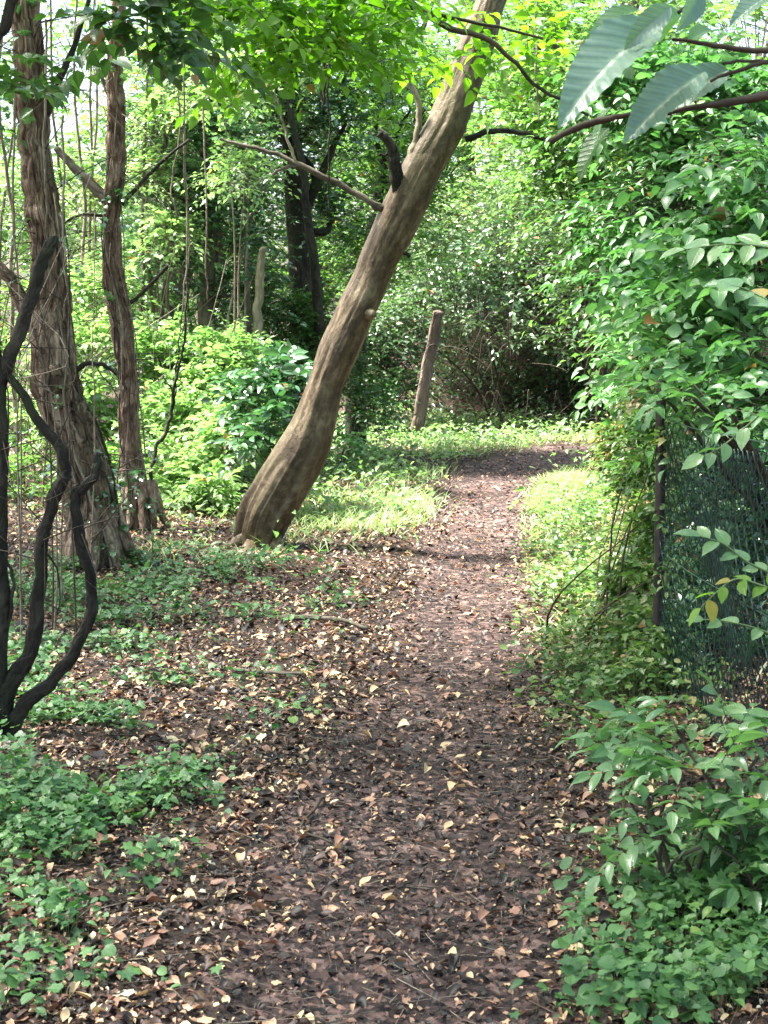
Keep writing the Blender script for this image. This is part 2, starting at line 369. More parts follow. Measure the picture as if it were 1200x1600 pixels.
M['trod'] = soilmat('trodden_soil', [(.3, (.012, .008, .007)), (.46, (.036, .023, .020)), (.58, (.088, .053, .045)), (.72, (.24, .155, .13))], 1.4)

# ------------------------------------------------------------------ ground and path: one sheet, split along the path's edge
def axis(lo, hi, fine, a, b, grow=1.18):
    v = list(np.arange(a, b, fine)); s = fine
    x = v[-1]
    while x < hi: s *= grow; x += s; v.append(x)
    s = fine; x = v[0]
    while x > lo: s *= grow; x -= s; v.insert(0, x)
    return np.array(v)
gx = axis(-400, 400, .045, -2.6, 2.8); gy = axis(-60, 700, .05, 2.6, 18.0)
XX, YY = np.meshgrid(gx, gy); ZZ = H(XX, YY)
nxg, nyg = len(gx), len(gy)
GV = np.stack([XX, YY, ZZ], -1).reshape(-1, 3)
ii = np.arange(nyg - 1)[:, None] * nxg + np.arange(nxg - 1)[None]
GF = np.stack([ii, ii + 1, ii + nxg + 1, ii + nxg], -1).reshape(-1, 4)
fc = GV[GF].mean(1)
inp = path_d(fc[:, 0], fc[:, 1]) + .45 * (fbm(fc[:, 0] * 4, fc[:, 1] * 4, 77) - .47) + .10 * (vn(fc[:, 0] * 21, fc[:, 1] * 21, 7) - .5) < 0
def sub(name, mask, mat):
    f = GF[mask]; u, inv = np.unique(f, return_inverse=True)
    me = npmesh(name, GV[u], inv.reshape(-1), np.arange(len(f)) * 4)
    return tag(link(name, me, mat), kind='structure')
sub('ground', ~inp, M['soil']); sub('path', inp, M['trod'])

# ------------------------------------------------------------------ leaf litter on the floor (uncountable)
rg = np.random.default_rng(11)
def scatter(n, x0, x1, y0, y1, dens):
    y = rg.uniform(y0, y1, n); x = rg.uniform(x0, x1, n) * (np.maximum(y, 2) / 10 + .15)
    keep = rg.uniform(0, 1, n) < dens(x, y)
    return x[keep], y[keep]
def litter_dens(x, y):
    pd = path_d(x, y)
    d = .66 + .34 * sst(-.25, .2, pd)
    d = d * (.45 + .8 * fbm(x * 1.6, y * 1.6, 41))
    d = d * (1 - .45 * (1 - sst(-.28, .05, pd)) * sst(5.5, 7, y) * (1 - sst(9, 11, y)))
    return d
parts_ = []
for k in range(8):
    n = 32000
    x, y = scatter(n, -3.2, 3.0, 2.7, 18.5, lambda x, y: litter_dens(x, y) * np.clip(1.2 - y / 18, .3, 1))
    parts_.append((k, x, y))
def joined(name, sets, mat, kind, **kw):
    geo_V = []; geo_L = []; geo_S = []; R = []; U = []; nv = nl = 0
    for me in sets:
        k = len(me.vertices); a = np.empty(k * 3, np.float32); me.vertices.foreach_get('co', a)
        l = np.empty(len(me.loops), np.int32); me.loops.foreach_get('vertex_index', l)
        s = np.empty(len(me.polygons), np.int32); me.polygons.foreach_get('loop_start', s)
        r = np.empty(k, np.float32); me.attributes['rnd'].data.foreach_get('value', r)
        u = np.empty(k * 3, np.float32); me.attributes['luv'].data.foreach_get('vector', u)
        geo_V.append(a.reshape(-1, 3)); geo_L.append(l + nv); geo_S.append(s + nl); R.append(r); U.append(u.reshape(-1, 3)); nv += k; nl += len(l)
        bpy.data.meshes.remove(me)
    me = npmesh(name, np.concatenate(geo_V), np.concatenate(geo_L), np.concatenate(geo_S), True, {'rnd': np.concatenate(R), 'luv': np.concatenate(U)})
    o = link(name, me, mat, kw.get('parent'))
    if kind: tag(o, kind=kind)
    return o
ms_ = []
for k, x, y in parts_:
    m = len(x); z = H(x, y) + rg.uniform(.003, .018, m)
    a = rg.uniform(0, 6.283, m); yd = np.stack([np.cos(a), np.sin(a), rg.normal(0, .12, m)], -1)
    nn = np.stack([rg.normal(0, .16, m), rg.normal(0, .16, m), np.ones(m)], -1)
    sz = np.exp(rg.normal(math.log(.0185), .45, m)); pd = path_d(x, y); sz = np.clip(sz * (.8 + .03 * y), .006, .055)
    sz *= .85 + .2 * sst(-.2, .2, pd)
    ms_.append(leafmesh('l', curled(k) if k < 6 else ([IVY, OVAL][k - 6]), np.stack([x, y, z], -1), yd, nn, sz, np.clip(rg.uniform(0, 1, m) ** 1.25 - .10 * (1 - sst(-.2, .1, pd)), 0, 1)))
for k in range(3):     # the floor further out
    n = 15000; x = rg.uniform(-7, 8, n); y = rg.uniform(1.0, 17, n); kp = (rg.uniform(0, 1, n) < .8) & (np.abs(x) > (np.maximum(y, 2) / 10 + .15) * 2.7); x = x[kp]; y = y[kp]
    m = len(x); a = rg.uniform(0, 6.283, m)
    ms_.append(leafmesh('l', curled(30 + k), np.stack([x, y, H(x, y) + .012], -1), np.stack([np.cos(a), np.sin(a), rg.normal(0, .1, m)], -1),
               np.stack([rg.normal(0, .2, m), rg.normal(0, .2, m), np.ones(m)], -1), rg.uniform(.025, .06, m), rg.uniform(0, 1, m) ** 1.2))
for k in range(2):     # larger leaves
    x, y = scatter(700, -2.6, 2.0, 2.8, 12, lambda x, y: np.full(len(x), .8))
    m = len(x); a = rg.uniform(0, 6.283, m)
    ms_.append(leafmesh('l', curled(20 + k), np.stack([x, y, H(x, y) + .02], -1), np.stack([np.cos(a), np.sin(a), rg.normal(0, .1, m)], -1),
               np.stack([rg.normal(0, .2, m), rg.normal(0, .2, m), np.ones(m)], -1), rg.uniform(.03, .05, m), rg.uniform(.4, .95, m)))
tag(joined('leaf_litter', ms_, M['litter'], 'stuff'), 'brown, tan and yellow dead leaves strewn over the path and woodland floor', 'leaf litter')
# crumbs and small twigs among the leaves
x, y = scatter(9000, -3, 2.6, 2.8, 11, lambda x, y: np.full(len(x), .6)); m = len(x)
g_ = Geo(); a = rg.uniform(0, 6.283, m)
twigs(g_, np.stack([x, y, H(x, y) + .012], -1), np.stack([np.cos(a), np.sin(a), rg.normal(0, .06, m)], -1), np.exp(rg.normal(math.log(.06), .6, m)), 0.0, rg.uniform(.0008, .0022, m))
tag(link('twig_litter', g_.mesh('twig_litter'), M['dry_twig']), 'thin broken twigs scattered among the dead leaves', 'twigs', kind='stuff')

# ------------------------------------------------------------------ ground ivy, moss-like cover and grass (uncountable)
def blob_field(blobs):
    B = [(G(px, py)[0], G(px, py)[1], rx, ry, a) for px, py, rx, ry, a in blobs]
    def f(x, y):
        r = np.zeros(np.shape(x))
        for bx, by, rx, ry, a in B: r = np.maximum(r, a * np.exp(-((x - bx) / rx) ** 2 - ((y - by) / ry) ** 2))
        return r
    return f, B
def cover(name, label, cat, blobs, n, size, tmpls, mat, hgt=(.02, .10), thr=.45, zmul=0.0, seed=5, elev_n=.45):
    rg = np.random.default_rng(seed); f, B = blob_field(blobs); sets = []; g = Geo()
    tot = sum(b[2] * b[3] * b[4] for b in B)
    for ti, tm in enumerate(tmpls):
        xs = []; ys = []
        for bx, by, rx, ry, a in B:
            q = int(n * rx * ry * a / tot / len(tmpls))
            xs.append(rg.normal(bx, rx * .75, q)); ys.append(rg.normal(by, ry * .75, q))
        x = np.concatenate(xs); y = np.concatenate(ys)
        cl = fbm(x * 3.2, y * 3.2, seed, 3); dn = f(x, y)
        keep = (rg.uniform(0, 1, len(x)) < sst(thr - .12, thr + .10, cl + (dn - .5) * .25)) & (path_d(x, y) > rg.normal(.03, .12, len(x)))
        x = x[keep]; y = y[keep]; m = len(x)
        hh = rg.uniform(hgt[0], hgt[1], m) * (.5 + .9 * vn(x * 5, y * 5, 3)) + zmul * f(x, y) * rg.uniform(0, 1, m) ** .6
        gz = H(x, y)
        a = rg.uniform(0, 6.283, m)
        yd = np.stack([np.cos(a), np.sin(a), rg.normal(-.12, .2, m)], -1)
        nn = np.stack([rg.normal(0, elev_n, m), rg.normal(-.15, elev_n, m), np.ones(m)], -1)
        pos = np.stack([x, y, gz + hh], -1); s = size * rg.uniform(.5, 1.15, m)
        sets.append(leafmesh('c', tm, pos, yd, nn, s, np.clip(rg.uniform(0, 1, m) * .7 + .3 * vn(x * 4, y * 4, 8), 0, 1)))
        st = rg.uniform(0, 1, m) < .5
        base = np.stack([x, y, gz - .01], -1)[st]; d = pos[st] - base; Ls = np.linalg.norm(d, axis=1)
        twigs(g, base, nz(d + rg.normal(0, .01, d.shape)), Ls, 0.0, np.full(len(Ls), .0011))
    o = joined(name, sets, mat, 'stuff'); tag(o, label, cat)
    link('stalks', g.mesh('stalks'), M['green_stem'], o)
    return o
cover('ground_ivy', 'low green ivy leaves creeping over the floor beside the path', 'ground ivy',
      [(60, 1230, .35, .5, 1), (230, 1260, .28, .35, .75), (60, 1440, .28, .28, .9), (255, 1360, .2, .18, 1.1), (130, 1480, .2, .12, .8), (60, 1560, .25, .15, 1.0), (20, 1330, .3, .3, 1.1), (150, 1290, .3, .25, 1.0), (200, 1420, .2, .2, 1.0), (20, 1180, .4, .4, .9), (120, 1160, .4, .4, .8), (330, 1350, .1, .12, .7),
       (150, 930, .6, .9, .6), (220, 985, .6, .6, .4), (330, 900, .6, .5, .35), (200, 900, .7, .6, .6), (90, 1000, .5, .7, .5), (60, 1080, .4, .6, .45), (250, 1100, .5, .5, .3), (400, 950, .5, .6, .25), (420, 1080, .4, .4, .2), (500, 930, .4, .5, .25),
       (1040, 1560, .32, .22, 1.2), (1160, 1500, .3, .4, 1.2), (930, 1570, .22, .15, .8), (980, 1400, .28, .3, .8), (1120, 1380, .3, .4, 1), (900, 1480, .10, .2, .4),
       (260, 1535, .06, .05, .7)],
      22000, .036, [IVY, ROUND, OVAL, IVY], M['cover'], thr=.455)
cover('roadside_weeds', 'tangle of small pale green leaves along the right edge of the path below the wire fence', 'low weeds',
      [(930, 900, .5, 1.6, 1), (960, 1000, .35, 1.2, 1.1), (960, 820, .6, 1.6, 1), (900, 1060, .25, .7, .8), (860, 960, .25, .9, .5), (1000, 1100, .25, .5, 1.0), (960, 1170, .2, .4, .8)],
      17000, .036, [OVAL, IVY, ROUND], leafmat('weed_leaf', [(0, (.03, .08, .02)), (.5, (.075, .15, .035)), (.75, (.15, .23, .06)), (.9, (.30, .28, .13)), (1, (.42, .28, .16))], .4, .4), thr=.42, zmul=.12, seed=8)
cover('glade_weeds', 'bright low weeds on the sunlit floor either side of the path bend', 'low weeds',
      [(560, 790, 1.1, 1.6, .8), (520, 730, 1.0, 1.6, .7), (700, 705, 1.4, 1.4, 1), (620, 690, 1.2, 1.2, 1), (840, 685, 1.6, .6, .9), (960, 720, 1.2, 1.5, 1), (300, 800, 1.2, 1.5, .8), (900, 670, 1.6, .8, 1), (420, 740, 1, 2, .8),
       (700, 665, 1.5, .9, 1), (560, 670, 1.3, 1.3, .9)],
      15000, .075, [LANCE, OVAL], M['bright'], hgt=(.02, .22), thr=.40, seed=13)
def grass(name, label, blobs, n, ln, seed):
    rg = np.random.default_rng(seed); f, B = blob_field(blobs); xs = []; ys = []
    tot = sum(b[2] * b[3] * b[4] for b in B)
    for bx, by, rx, ry, a in B:
        q = int(n * rx * ry * a / tot); xs.append(rg.normal(bx, rx * .6, q)); ys.append(rg.normal(by, ry * .6, q))
    x = np.concatenate(xs); y = np.concatenate(ys)
    keep = (path_d(x, y) > rg.normal(.02, .06, len(x))) & (rg.uniform(0, 1, len(x)) < sst(.28, .5, fbm(x * 4, y * 4, seed)))
    x = x[keep]; y = y[keep]; m = len(x); a = rg.uniform(0, 6.283, m)
    tilt = np.stack([np.cos(a) * .55, np.sin(a) * .55, rg.uniform(.6, 1.3, m)], -1)
    nn = np.stack([-np.cos(a), -np.sin(a), np.full(m, .6)], -1)
    o = joined(name, [leafmesh('g', ovate(4, .06, .3, .45), np.stack([x, y, H(x, y)], -1), tilt, nn, ln * rg.uniform(.4, 1.1, m), rg.uniform(0, 1, m))], M['grass'], 'stuff')
    tag(o, label, 'grass')
grass('grass_patch', 'tufts of pale sunlit grass growing left of the path by the leaning tree', [(560, 820, .55, .9, 1), (620, 790, .6, 1.0, 1), (590, 740, .8, .8, .8), (490, 790, .4, .9, .6)], 4200, .15, 3)
grass('weedy_grass', 'thin grass blades growing through the weeds at the right edge of the path', [(930, 900, .4, 1.6, 1), (960, 1010, .3, 1.0, .7), (860, 960, .2, .8, .4), (700, 700, 1.0, 1.2, .6), (900, 690, 1.2, 1.0, .8), (330, 860, .8, .8, .3)], 3800, .16, 6)
grass('grass_verge', 'bright green grass verge on the right just before the path bends', [(850, 790, .42, 1.1, 1.3), (910, 765, .5, 1.4, 1.2), (880, 830, .3, .6, .6), (980, 780, .4, 1.2, .8)], 8500, .13, 4)

# ------------------------------------------------------------------ shrubs and trees
def place_lumps(l): return [(P(px, py, Y), r * Y / 2400.0) for px, py, Y, r in l]
def foliage(rg, lumps, n, k, size, L, droop=.25, out=.6, flat=.35, opp=False, low=-.5):
    """sprays through the lumps' outer shells; returns leaf arrays and twig arrays"""
    vol = np.array([r ** 2 for _, r in lumps]); cnt = np.maximum((n * vol / vol.sum()).astype(int), 3)
    O = []; D = []
    for (c, r), q in zip(lumps, cnt):
        v = nz(rg.normal(size=(q, 3))); v[:, 2] = np.where(v[:, 2] < low, -v[:, 2], v[:, 2])
        rad = r * (1 - .62 * rg.uniform(0, 1, q) ** 1.6) * (.72 + .5 * vn(v[:, 0] * 2.3 + v[:, 2] * 3 + c[0] * 7, v[:, 1] * 2.3 + c[1], 4))
        O.append(c + v * rad[:, None]); D.append(v * out + rg.normal(0, .45, (q, 3)) + np.array([0, 0, .18]))
    O = np.concatenate(O); D = nz(np.concatenate(D)); D[:, 2] *= .6; D = nz(D)
    Ls = L * rg.uniform(.6, 1.3, len(O))
    gz = H(O[:, 0], O[:, 1]); ok = O[:, 2] > gz + .04; O = O[ok]; D = D[ok]; Ls = Ls[ok]
    lf = spray(rg, O, D, Ls, k, size, droop, flat=flat, opp=opp)
    ok = lf[0][:, 2] > H(lf[0][:, 0], lf[0][:, 1]) + .01
    lf = tuple(a[ok] for a in lf)
    return lf, (O, D, Ls)
def bush(name, label, cat, base, lumps, n, k, size, L, mat, tmpl=LOW, seed=1, group=None, bark='twig', stem_r=.016, droop=.25, out=.6,
         flat=.35, opp=False, nstem=None, trunk=None, low=-.5, crownname='foliage', branch_every=True):
    rg = np.random.default_rng(seed)
    base = np.array([base[0], base[1], H1(base[0], base[1])]); lumps = place_lumps(lumps) if len(lumps[0]) == 4 else lumps
    root = empty(name, base, label, cat, group)
    lf, (O, D, Ls) = foliage(rg, lumps, n, k, size, L, droop, out, flat, opp, low)
    if isinstance(tmpl, list):
        pick = (vn(lf[0][:, 0] * 3.1, lf[0][:, 2] * 3.1, seed) * len(tmpl) * .999).astype(int) if len(tmpl) > 1 else 0
        fo = joined(crownname, [leafmesh('l', t_, *[a_[pick == i_] for a_ in lf]) for i_, t_ in enumerate(tmpl)], mat, None, parent=root)
    else: fo = link(crownname, leafmesh(crownname, tmpl, lf[0], lf[1], lf[2], lf[3], lf[4]), mat, root)
    g = Geo(); twigs(g, O, D, Ls, droop, np.clip(Ls * .008, .0012, .006))
    # fine branches join sprays back towards their lump's heart
    sel = rg.permutation(len(O))[:min(len(O) // 3, 700)]
    C = np.array([c for c, r in lumps]); near = np.argmin(((O[sel][:, None] - C[None]) ** 2).sum(-1), 1)
    src = C[near] * .75 + O[sel] * .25 - np.array([0, 0, .05]); d = O[sel] - src; ln = np.linalg.norm(d, axis=1) + 1e-6
    twigs(g, src, nz(d), ln, -.05, np.clip(ln * .010, .002, .012))
    link('twigs', g.mesh('twigs'), M[bark], root)
    stems = lumps if nstem is None else [lumps[i] for i in rg.permutation(len(lumps))[:nstem]]
    for i, (c, r) in enumerate(stems):
        g = Geo()
        if trunk is not None:
            tp, tr = trunk; tpa = np.array(tp); j = int(np.argmin(np.abs(tpa[:, 2] - (c[2] - .9 * r)))); s0 = tpa[min(j, len(tpa) - 1)]; rr = tr * .4
            pts = [s0, (s0 + c) / 2 + rg.normal(0, .12, 3) + np.array([0, 0, .1]), c + np.array([0, 0, .3 * r])]
        else:
            s0 = base + np.array([rg.normal(0, .07), rg.normal(0, .07), -.03]); rr = stem_r
            mid = s0 * .5 + c * .5 + rg.normal(0, .06, 3); mid[:2] = mid[:2] * .6 + s0[:2] * .4
            pts = [s0, mid, c + np.array([0, 0, .2 * r])]
        tube(g, pts, [rr * rg.uniform(.8, 1.2), rr * .35], 12, 6, .01, i)
        link('branch' if trunk is not None else 'stem', g.mesh('stem'), M[bark], root)
    if trunk is not None:
        g = Geo(); tp, tr = trunk; tp = [np.array(p, float) for p in tp]
        tp[0][2] = H1(tp[0][0], tp[0][1]) - .05
        tube(g, tp, [tr * 1.35, tr, tr * .8, tr * .5], 30, 12, .01, seed)
        link('trunk', g.mesh('trunk'), M[bark], root)
    return root
def dup(root, loc, rz, sc, label, group=None):
    r = root.copy(); COL.objects.link(r); r.location = [float(v) for v in loc]; r.rotation_euler = (0, 0, rz); r.scale = (sc, sc, sc)
    r['label'] = label
    if group: r['group'] = group
    for ch in list(root.children):
        c = ch.copy(); COL.objects.link(c); c.parent = r; c.matrix_parent_inverse = ch.matrix_parent_inverse.copy()
    return r
def barkdisp(amp, freq, seed, stretch=.25, ridge=True):
    def f(c, th, rr):
        n = len(c); out = np.ones((n, len(th)))
        for i in range(n):
            for j, t in enumerate(th):
                v = mnoise.fractal(Vector((math.cos(t) * freq * .18, math.sin(t) * freq * .18, c[i][2] * freq * stretch + seed + .5 * math.sin(t * 3))), 1.0, 2.1, 4)
                u = mnoise.fractal(Vector((math.cos(t) * freq * .07, math.sin(t) * freq * .07, c[i][2] * freq * .09 + seed)), 1.0, 2.1, 4)
                out[i, j] = 1 + amp * ((-abs(v) * 1.2 + .3 + .9 * u) if ridge else v)
        return out
    return f

# --- the leaning smooth-barked tree
E = [(855, 372, 438), (830, 370, 446), (800, 376, 463), (760, 398, 487), (700, 434, 517), (650, 460, 528), (600, 478, 538), (550, 495, 560), (500, 519, 582), (470, 534, 597),
     (430, 553, 612), (400, 563, 626), (350, 583, 655), (300, 605, 680), (250, 632, 702), (200, 662, 728), (150, 685, 745), (100, 705, 763), (50, 727, 780), (0, 746, 792)]
LY = 9.85
tp = [P((l + r) / 2, y, LY) for y, l, r in E]; tr = [(r - l) / 2 * LY / 2400 * math.cos(math.radians(22)) for y, l, r in E]
tp = [tp[0] + np.array([-.04, 0, -.22])] + tp + [tp[-1] + np.array([.22, .05, .5]), tp[-1] + np.array([.5, .1, 1.1]), tp[-1] + np.array([.7, 0, 1.9])]
tr = [tr[0] * 1.15] + tr + [.10, .08, .05]
lt = empty('leaning_tree', (tp[1][0], tp[1][1], H1(tp[1][0], tp[1][1])), 'smooth barked grey brown tree leaning far to the right over the path', 'tree')
def leandisp(c, th, rr):
    n = len(c); out = np.ones((n, len(th)))
    for i in range(n):
        z = c[i][2]; fl = max(0, 1 - z / .55)
        for j, t in enumerate(th):
            v = mnoise.fractal(Vector((math.cos(t) * .9, math.sin(t) * .9, z * 1.1 + 4)), 1.0, 2.0, 3)
            w_ = mnoise.fractal(Vector((math.cos(t) * 3.5, math.sin(t) * 3.5, z * .9 + 9)), 1.0, 2.0, 3)
            u_ = mnoise.fractal(Vector((math.cos(t) * 9, math.sin(t) * 9, z * 3.5 + 2)), 1.0, 2.0, 3)
            out[i, j] = 1 + .15 * v + .045 * w_ + .03 * u_ - .10 * max(0, .3 - abs(w_ - .15) * 4) + fl * .09 * math.sin(t * 3 + 1.2) + fl * .38 * w_ + .10 * math.exp(-((z - 1.55) / .10) ** 2) * math.cos(t - .6)
    return out
g = Geo(); tube(g, tp, tr, 240, 80, 0, 0, leandisp); link('trunk', g.mesh('trunk'), M['smooth_bark'], lt)
def limb(root, px, rad, Y, mat='smooth_bark', name='branch', sides=9, wob=.004, n=None, seed=3, dz=0):
    g = Geo(); pts = [P(a, b, Y + (c if len(p_) > 2 else 0)) for p_ in px for a, b, c in [tuple(p_) + (0,) if len(p_) == 2 else p_]]
    def kn(c, th, rr):
        o_ = np.ones((len(c), len(th)))
        for i_ in range(len(c)):
            for j_, t_ in enumerate(th):
                q_ = Vector((math.cos(t_) * 1.6 + seed, math.sin(t_) * 1.6, (c[i_][0] + c[i_][2]) * 13)); o_[i_, j_] = 1 + .30 * mnoise.noise(q_) + .22 * mnoise.noise(q_ * 2.7)
        return o_
    tube(g, pts, rad, n or len(px) * 8, sides, wob, seed, kn)
    return link(name, g.mesh(name), M[mat], root)
limb(lt, [(622, 300, .02), (618, 262, -.05), (614, 235, -.08), (603, 215, -.1), (593, 207, -.1)], [.040, .036, .034, .028, .030], LY - .08, 'dark_bark', 'broken_branch')
limb(lt, [(612, 232), (603, 243), (592, 240)], [.012, .008, .010], LY - .15, 'dark_bark', 'broken_stub')
limb(lt, [(640, 290), (643, 250), (652, 210), (654, 160), (640, 130), (634, 118)], [.034, .028, .022, .018, .018, .012], LY - .05, 'pale_bark', 'dead_branch')
limb(lt, [(596, 326), (560, 305), (520, 282), (468, 258), (430, 240), (385, 228), (343, 217)], [.026, .021, .018, .017, .013, .012, .008], LY - .03, 'grey_bark', 'branch')
limb(lt, [(470, 259), (448, 262), (425, 272)], [.014, .011, .009], LY - .03, 'grey_bark', 'branch')
limb(lt, [(463, 258), (452, 225), (440, 180), (428, 140)], [.010, .008, .006, .003], LY - .03, 'pale_bark', 'branch')
limb(lt, [(728, 218), (760, 207), (800, 205), (835, 213), (868, 222)], [.020, .017, .016, .013, .011], LY, 'dark_bark', 'branch')
limb(lt, [(560, 492, 0), (575, 491, -.1), (585, 490, -.14)], [.05, .034, .022], LY, 'smooth_bark', 'knot', wob=0)
limb(lt, [(640, 400), (632, 396)], [.012, .010], LY - .12, 'dark_bark', 'broken_stub')
for px, rd in [([(405, 815), (385, 838), (355, 858), (325, 866)], [.07, .05, .03, .012]), ([(425, 838), (434, 852, -.1), (448, 868, -.2)], [.06, .035, .012]), ([(400, 845), (388, 862, -.15), (372, 884, -.35)], [.07, .05, .018])]:
    limb(lt, px, rd, LY - .03, 'smooth_bark', 'root', 14, .006, 26, 5)
# its crown, above the frame
rgc = np.random.default_rng(77)
top = tp[-1]; cl = [(top + np.array(o_), r_) for o_, r_ in [((0, 0, .2), .9), ((-1.0, .3, -.2), .8), ((.9, -.6, -.1), .8), ((.3, 1.1, .1), .9), ((-.3, -1.0, .2), .7)]]
lf, (O, D, Ls) = foliage(rgc, cl, 520, 8, .10, .38)
link('crown', leafmesh('crown', LOW, *[lf[0], lf[1], lf[2], lf[3], lf[4]]), M['beech'], lt)
g = Geo(); twigs(g, O, D, Ls, .25, Ls * .008); link('twigs', g.mesh('twigs'), M['twig'], lt)

# --- the rough-barked trees on the left
def bigtree(name, label, px, rad, Y, mat, amp, seed, limbs, lumps, cmat, sides=90, rings=190, n=300, leaf=.09):
    pts = [P(a, b, Y + (c if len(q) > 2 else 0)) for q in px for a, b, c in [tuple(q) + (0,) if len(q) == 2 else q]]
    pts[0] = pts[0] + np.array([0, 0, -.15])
    root = empty(name, (pts[0][0], pts[0][1], H1(pts[0][0], pts[0][1])), label, 'tree')
    g = Geo(); tube(g, pts, rad, rings, sides, .006, seed, barkdisp(amp, 44, seed, .07)); link('trunk', g.mesh('trunk'), M[mat], root)
    for k in range(5):
        a_ = 3.3 + k * .75; b0 = pts[1]; r0 = rad[1]; g = Geo(); q_ = []
        for t_ in (0, .35, .7, 1.0):
            rr_ = r0 * .55 + t_ * (r0 * 1.3 + .07 * (k % 3)); x_ = pts[0][0] + math.cos(a_) * rr_; y_ = pts[0][1] + math.sin(a_) * rr_
            q_.append((x_, y_, H1(x_, y_) + (1 - t_) ** 2 * .34 - .03 * t_))
        tube(g, q_, [r0 * .5, r0 * .34, r0 * .2, .01], 22, 12, .006, k); link('root', g.mesh('root'), M[mat], root)
    for lp, lr, lm in limbs: limb(root, lp, lr, Y, lm, 'branch', seed=seed)
    rg = np.random.default_rng(seed); cl = place_lumps(lumps)
    cc = catmull(pts, 200); q = 46; t = np.clip(np.repeat(rg.uniform(0.03, .8, 12), 4)[:q] + rg.normal(0, .03, q), 0, .9); c = cc[(t * 199).astype(int)]; rr_ = np.interp(t, np.linspace(0, 1, len(rad)), rad)
    a = rg.uniform(2.9, 6.5, q); od = np.stack([np.cos(a), np.sin(a), np.zeros(q)], -1)
    lf = spray(rg, c + od * rr_[:, None], nz(od * .7 + rg.normal(0, .45, (q, 3)) + np.array([0, 0, .2])), rg.uniform(.10, .30, q), 7, .05, .5, flat=.4)
    link('creeper', leafmesh('creeper', IVY, *lf), M['ivy'], root)
    for k in range(7):
        g = Geo(); t0 = rg.uniform(0, .25); ts = np.linspace(t0, t0 + rg.uniform(.25, .6), 9); a0 = rg.uniform(3.3, 6.1)
        pp = []
        for j_, t_ in enumerate(ts):
            a_ = a0 + .35 * math.sin(j_ * 1.3 + k); c_ = cc[int(min(t_, 1) * 199)]; r_ = np.interp(t_, np.linspace(0, 1, len(rad)), rad) * 1.04 + rg.uniform(0, .03)
            pp.append(c_ + np.array([math.cos(a_), math.sin(a_), 0]) * r_)
        tube(g, pp, [rg.uniform(.005, .012), .003], 40, 5, .004, k); link('climbing_stem', g.mesh('climbing_stem'), M['dry_twig' if k % 2 else 'twig'], root)
    q = 90; t = rg.uniform(.15, .8, q); c = cc[(t * 199).astype(int)]; a = rg.uniform(3.0, 6.5, q) + rg.normal(0, .2, q); od = nz(np.stack([np.cos(a), np.sin(a) * .6, rg.normal(.1, .5, q)], -1))
    g = Geo(); twigs(g, c + od * .08, od, rg.uniform(.25, .8, q), .25, rg.uniform(.002, .005, q)); link('bare_twigs', g.mesh('bare_twigs'), M['twig'], root)
    lf, (O, D, Ls) = foliage(rg, cl, n, 8, leaf, .34)
    link('crown', leafmesh('crown', LOW, *lf), M[cmat], root)
    g = Geo(); twigs(g, O, D, Ls, .25, Ls * .009); link('twigs', g.mesh('twigs'), M['twig'], root)
    return root
bigtree('rough_bark_tree', 'thick tree with deeply flaking brown bark leaning left near the left edge',
        [(152, 900), (146, 820), (122, 700), (92, 613), (82, 530), (76, 400), (60, 280), (48, 130), (40, 0), (34, -150), (30, -420)],
        [.20, .145, .135, .128, .112, .092, .088, .084, .08, .075, .06], 9.1, 'flaky_bark', .26, 12,
        [([(70, 540), (40, 480), (10, 430), (-40, 380)], [.06, .05, .04, .03], 'flaky_bark'), ([(50, 240), (90, 130), (120, 60), (150, -40)], [.03, .022, .015, .01], 'dark_bark'),
         ([(95, 610), (130, 570), (165, 572), (182, 585)], [.02, .016, .012, .008], 'dark_bark')],
        [(-420, -340, 8.9, 300), (-560, -200, 9.1, 300), (-600, -420, 8.8, 260), (-460, -560, 8.6, 300)], 'far', n=800)
bigtree('flaking_tree', 'slim tree with reddish flaking bark standing behind the rough tree',
        [(226, 838), (210, 760), (203, 690), (200, 600), (192, 520), (178, 440), (174, 350), (180, 260), (181, 170), (180, 90), (186, 0), (190, -160), (200, -400)],
        [.125, .088, .070, .064, .072, .074, .056, .066, .058, .05, .045, .04, .03], 10.7, 'red_bark', .2, 31,
        [([(166, 312), (140, 285), (112, 258), (88, 232)], [.042, .036, .03, .022], 'grey_bark'), ([(190, 320), (222, 285), (255, 250), (296, 218)], [.018, .015, .012, .008], 'dark_bark'),
         ([(196, 480), (225, 455), (262, 415)], [.016, .014, .012], 'dark_bark'), ([(176, 340), (140, 335), (105, 345), (60, 390)], [.014, .011, .008, .005], 'dark_bark')],
        [(125, -390, 10.1, 190), (250, -420, 9.6, 150), (-300, -330, 10.9, 200), (-450, -420, 11.0, 220), (-400, -520, 11.0, 220)], 'far', n=420)  # leading crown lumps added out of view to shade the leaning trunk and path

